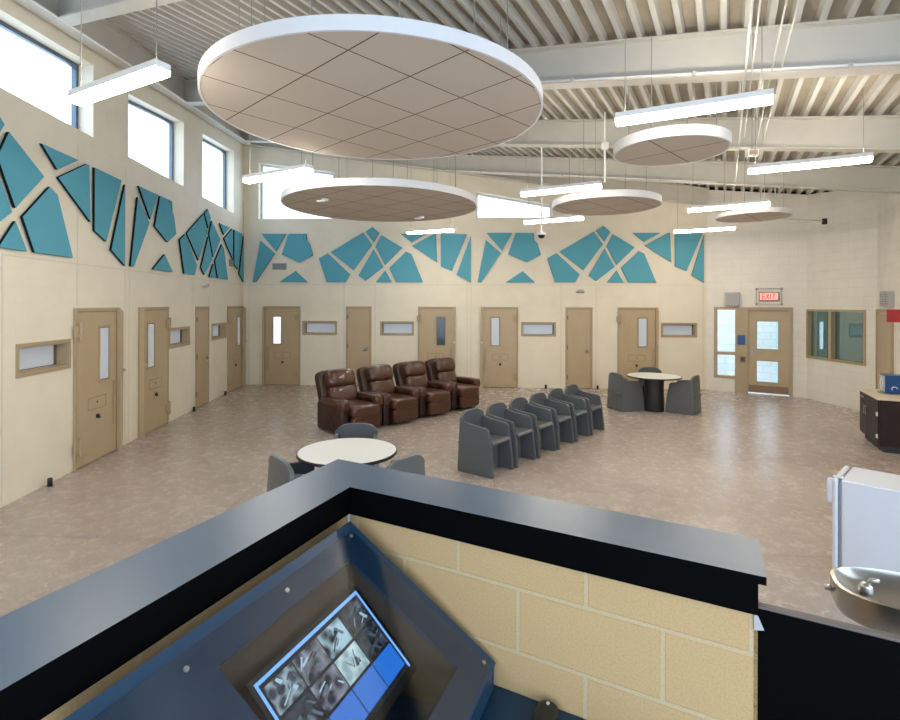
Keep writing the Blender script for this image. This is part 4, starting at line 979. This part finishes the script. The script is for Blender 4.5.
def emit_mat(name, c0, c1=None, scale=5, st=1.0, seed=0.0):
    M = bpy.data.materials.new(name); M.use_nodes = True; nt = M.node_tree; b = nt.nodes['Principled BSDF']
    b.inputs['Base Color'].default_value = (.01, .01, .01, 1); b.inputs['Roughness'].default_value = .25
    if c1:
        tc = nt.nodes.new('ShaderNodeTexCoord'); mp = nt.nodes.new('ShaderNodeMapping'); mp.inputs['Location'].default_value = (seed, seed * 1.7, seed * .3); n = nt.nodes.new('ShaderNodeTexVoronoi'); n.inputs['Scale'].default_value = scale
        r = nt.nodes.new('ShaderNodeValToRGB'); r.color_ramp.elements[0].position = .30; r.color_ramp.elements[1].position = .85; r.color_ramp.elements[0].color = (*c0, 1); r.color_ramp.elements[1].color = (*c1, 1)
        nt.links.new(tc.outputs['Object'], mp.inputs[0]); nt.links.new(mp.outputs[0], n.inputs['Vector']); nt.links.new(n.outputs['Distance'], r.inputs['Fac']); nt.links.new(r.outputs['Color'], b.inputs['Emission Color'])
    else: b.inputs['Emission Color'].default_value = (*c0, 1)
    b.inputs['Emission Strength'].default_value = st; return M
m_bar = emit_mat('screen_window_border', (.18, .42, .95), st=.55)
m_scr = emit_mat('screen_black', (.004, .005, .008), st=1.0)
bm = NB(); sprism(bm, [(0, 0), (1, 0), (1, 1), (0, 1)], -.004, .002); link('screen', bm, m_scr, mo)
bm = NB()
for q_ in (((0, 0), (1, 0), (1, .035), (0, .035)), ((0, .035), (.018, .035), (.018, 1), (0, 1)), ((.982, .035), (1, .035), (1, 1), (.982, 1))): sprism(bm, q_, -.002, .0006)
link('window_border', bm, m_bar, mo)
cams = [emit_mat('feed_%s' % n_, a_, b_, s_, st_, sd) for n_, a_, b_, s_, st_, sd in (
    ('dark_corridor', (.006, .008, .014), (.07, .09, .12), 41, .42, .1), ('lit_hall', (.012, .014, .02), (.40, .62, .70), 27, .42, .35), ('dim_dayroom', (.02, .02, .035), (.28, .30, .36), 32, .42, .55), ('pale_room', (.04, .05, .07), (.45, .60, .68), 32, .42, .9),
    ('bright_yard', (.28, .42, .45), (.60, .80, .82), 38, .42, 1.2), ('dark_cell', (.006, .006, .01), (.06, .07, .09), 28, .42, 1.6))]
m_bf = emit_mat('feed_blue_blank', (.015, .15, .60), st=.50)
m_bf2 = emit_mat('feed_blue_pale', (.05, .18, .60), st=.48)
grid = [[cams[0], cams[1], cams[2], cams[3]], [cams[0], cams[4], cams[2], cams[5]], [m_bf, m_bf2, m_bf2, m_bf]]
for r_ in range(3):
    for c_ in range(4):
        u0 = .035 + c_ * .235; v0 = .075 + r_ * .30; bm = NB(); sprism(bm, [(u0, v0), (u0 + .225, v0), (u0 + .225, v0 + .27), (u0, v0 + .27)], -.002, .0008); link('camera_feed', bm, grid[r_][c_], mo)
# shapes seen in the feeds: corridor edges, beams of light and furniture
m_ln = emit_mat('feed_pale', (.42, .60, .70), st=.42); m_lm = emit_mat('feed_mid', (.12, .17, .22), st=.42); m_ld = emit_mat('feed_dark', (.01, .011, .016), st=.4)
frnd = random.Random(11)
for r_ in range(2):
    for c_ in range(4):
        bm = NB()
        for k in range(11):
            a0 = frnd.uniform(.05, .75); b0 = frnd.uniform(.05, .7); an = frnd.choice((.5, .6, 1.9, 2.1, 1.2)) + frnd.uniform(-.2, .2); ln_ = frnd.uniform(.12, .5); wd = frnd.uniform(.02, .11)
            P_ = [(0, 0), (ln_ * math.cos(an), ln_ * math.sin(an)), (ln_ * math.cos(an) - wd * math.sin(an) * 1.4, ln_ * math.sin(an) + wd * math.cos(an)), (-wd * math.sin(an), wd * math.cos(an))]
            uv = [(.035 + (c_ + min(.94, max(.02, a0 + x))  * .95) * .235, .075 + (r_ + min(.98, max(.02, b0 + y)) * .9) * .30) for x, y in P_]
            sel = k % 3 if not (r_ == 1 and c_ in (0, 3)) else (2 if k % 2 else 1)
            n0 = len(bm.faces); sprism(bm, uv, -.0014 + k * .00008, .00006); bm.faces.ensure_lookup_table()
            for f in bm.faces[n0:]: f.material_index = sel
        link('feed_scene', bm, [m_ln, m_lm, m_ld], mo)
# computer mouse with cable, lower right of the desk
P = onz(545, 722, DZ); e_ = empty('computer_mouse', (P.x, P.y, DZ + .001), -.5); tag(e_, 'black computer mouse on the blue desk at the bottom edge', 'mouse')
bm = NB(); pillow(bm, (0, 0, .018), (.035, .058, .018), .8, 14, 24); link('shell', bm, m_blackp, e_, True)
bm = NB(); tube(bm, [(0, .055, .012), (-.03, .09, .006), (-.08, .10, .004), (-.14, .12, .004)], .002, 6); link('cable', bm, m_blackp, e_)
bm = NB(); tube(bm, [(-.004, .03, .035), (.004, .03, .035)], .006, 10); link('scroll_wheel', bm, m_grey, e_)

# ------------------------------------------------------------------ black half door to the right of the counter
hdz = 1.458
st_ = IR_ - dRt * .034 + nR_ * .031; hdg = empty('half_door', (st_.x, st_.y, 0), math.atan2(dRt.y, dRt.x)); tag(hdg, 'black half-height panel closing the station right of the counter', 'half door')
ly = 1 if Vector((-dRt.y, dRt.x, 0)).dot(nR_) > 0 else -1
bm = NB(); box(bm, .006, 1.2, 0, ly * .018, .25, hdz - .008); link('panel', bm, m_fascia, hdg)
bm = NB(); box(bm, .004, 1.2, -.002 * ly, ly * .022, hdz - .008, hdz, .002); link('cap_strip', bm, m_wood, hdg)
bm = NB(); prism(bm, [(.007, -ly * .006, hdz - .005), (.03, -ly * .006, hdz - .06), (.007, -ly * .006, hdz - .065)], (0, ly * .004, 0)); link('bracket', bm, m_grey, hdg)

# ------------------------------------------------------------------ compact fridge
tz = .87
nl = onz(832, 478, tz); fr_h = math.radians(-44 + 180)   # side runs towards lower right
fx = Vector((math.sin(fr_h), math.cos(fr_h), 0)); fy = Vector((-fx.y, fx.x, 0))
fg = empty('compact_fridge', (nl.x, nl.y, 0), math.atan2(fx.y, fx.x)); tag(fg, 'white compact fridge cut by the right edge of the photo', 'fridge')
bm = NB(); box(bm, .06, .66, .0, .50, .03, tz, .012, 3); link('cabinet', bm, m_fridge, fg)
bm = NB(); box(bm, -.0, .04, -.005, .505, .06, tz - .0, .018, 4); dr = link('door', bm, m_fridge, fg)
bm = NB(); box(bm, .045, .06, .008, .492, .06, tz - .02); link('gasket', bm, m_gasket, dr)
bm = NB(); pillow(bm, (-.012, .04, tz - .11), (.03, .035, .10), .5, 12, 20); link('handle', bm, m_fridge, dr, True)
bm = NB(); box(bm, -.0, .07, .03, .07, tz, tz + .012, .003); link('hinge', bm, m_fridge, fg)
for x in (.1, .6):
    for y in (.05, .45): bm = NB(); tube(bm, [(x, y, 0), (x, y, .03)], .018, 10); link('foot', bm, m_blackp, fg)

# ------------------------------------------------------------------ drinking fountain
ZF = .95
a = onz(831, 571, ZF); b = onz(860, 601, ZF)
fc = Vector((1.895 + .9 * .29, 2.47 - .43 * .29, 0)); ft = empty('drinking_fountain', (fc.x, fc.y, 0), math.radians(-25.5)); tag(ft, 'stainless steel drinking fountain with an oval basin', 'drinking fountain')
Rx, Ry = .36, .205
bm = NB(); lathe(bm, [(0, -.135), (.90, -.135), (.97, -.12), (1.0, -.09), (1.0, .0), (.955, .003), (.93, -.01), (.80, -.045), (.45, -.062), (0, -.068)], 96, 0, 0, Rx, Ry, .72)
o = link('basin', bm, m_stain, ft, True, loc=(0, 0, ZF)); md = o.modifiers.new('es', 'EDGE_SPLIT'); md.split_angle = math.radians(50)
bm = NB(); box(bm, -.02, .40, -.13, .13, .0, ZF - .13, .015, 3); link('pedestal', bm, m_stain, ft)
bm = NB(); box(bm, Rx - .06, Rx + .22, -.18, .18, ZF - .13, ZF + .02, .02, 3); link('rear_shelf', bm, m_stain, ft)
bm = NB(); lathe(bm, [(0, 0), (.03, 0), (.026, .03), (.012, .045), (0, .045)], 20); bb_ = link('bubbler', bm, m_steel, ft, True, loc=(-Rx * .62, .03, ZF - .05))
bm = NB(); tube(bm, [(0, 0, .03), (.02, 0, .06), (.05, 0, .062)], .010, 10); link('spout', bm, m_steel, bb_, True)
bm = NB(); tube(bm, [(-Rx - .03, 0, ZF - .05), (-Rx + .005, 0, ZF - .05)], .014, 14); link('push_button', bm, m_steel, ft, True)
bm = NB(); lathe(bm, [(0, 0), (.03, 0), (.03, .004), (0, .006)], 20); link('drain', bm, m_steel, ft, True, loc=(.03, 0, ZF - .064))
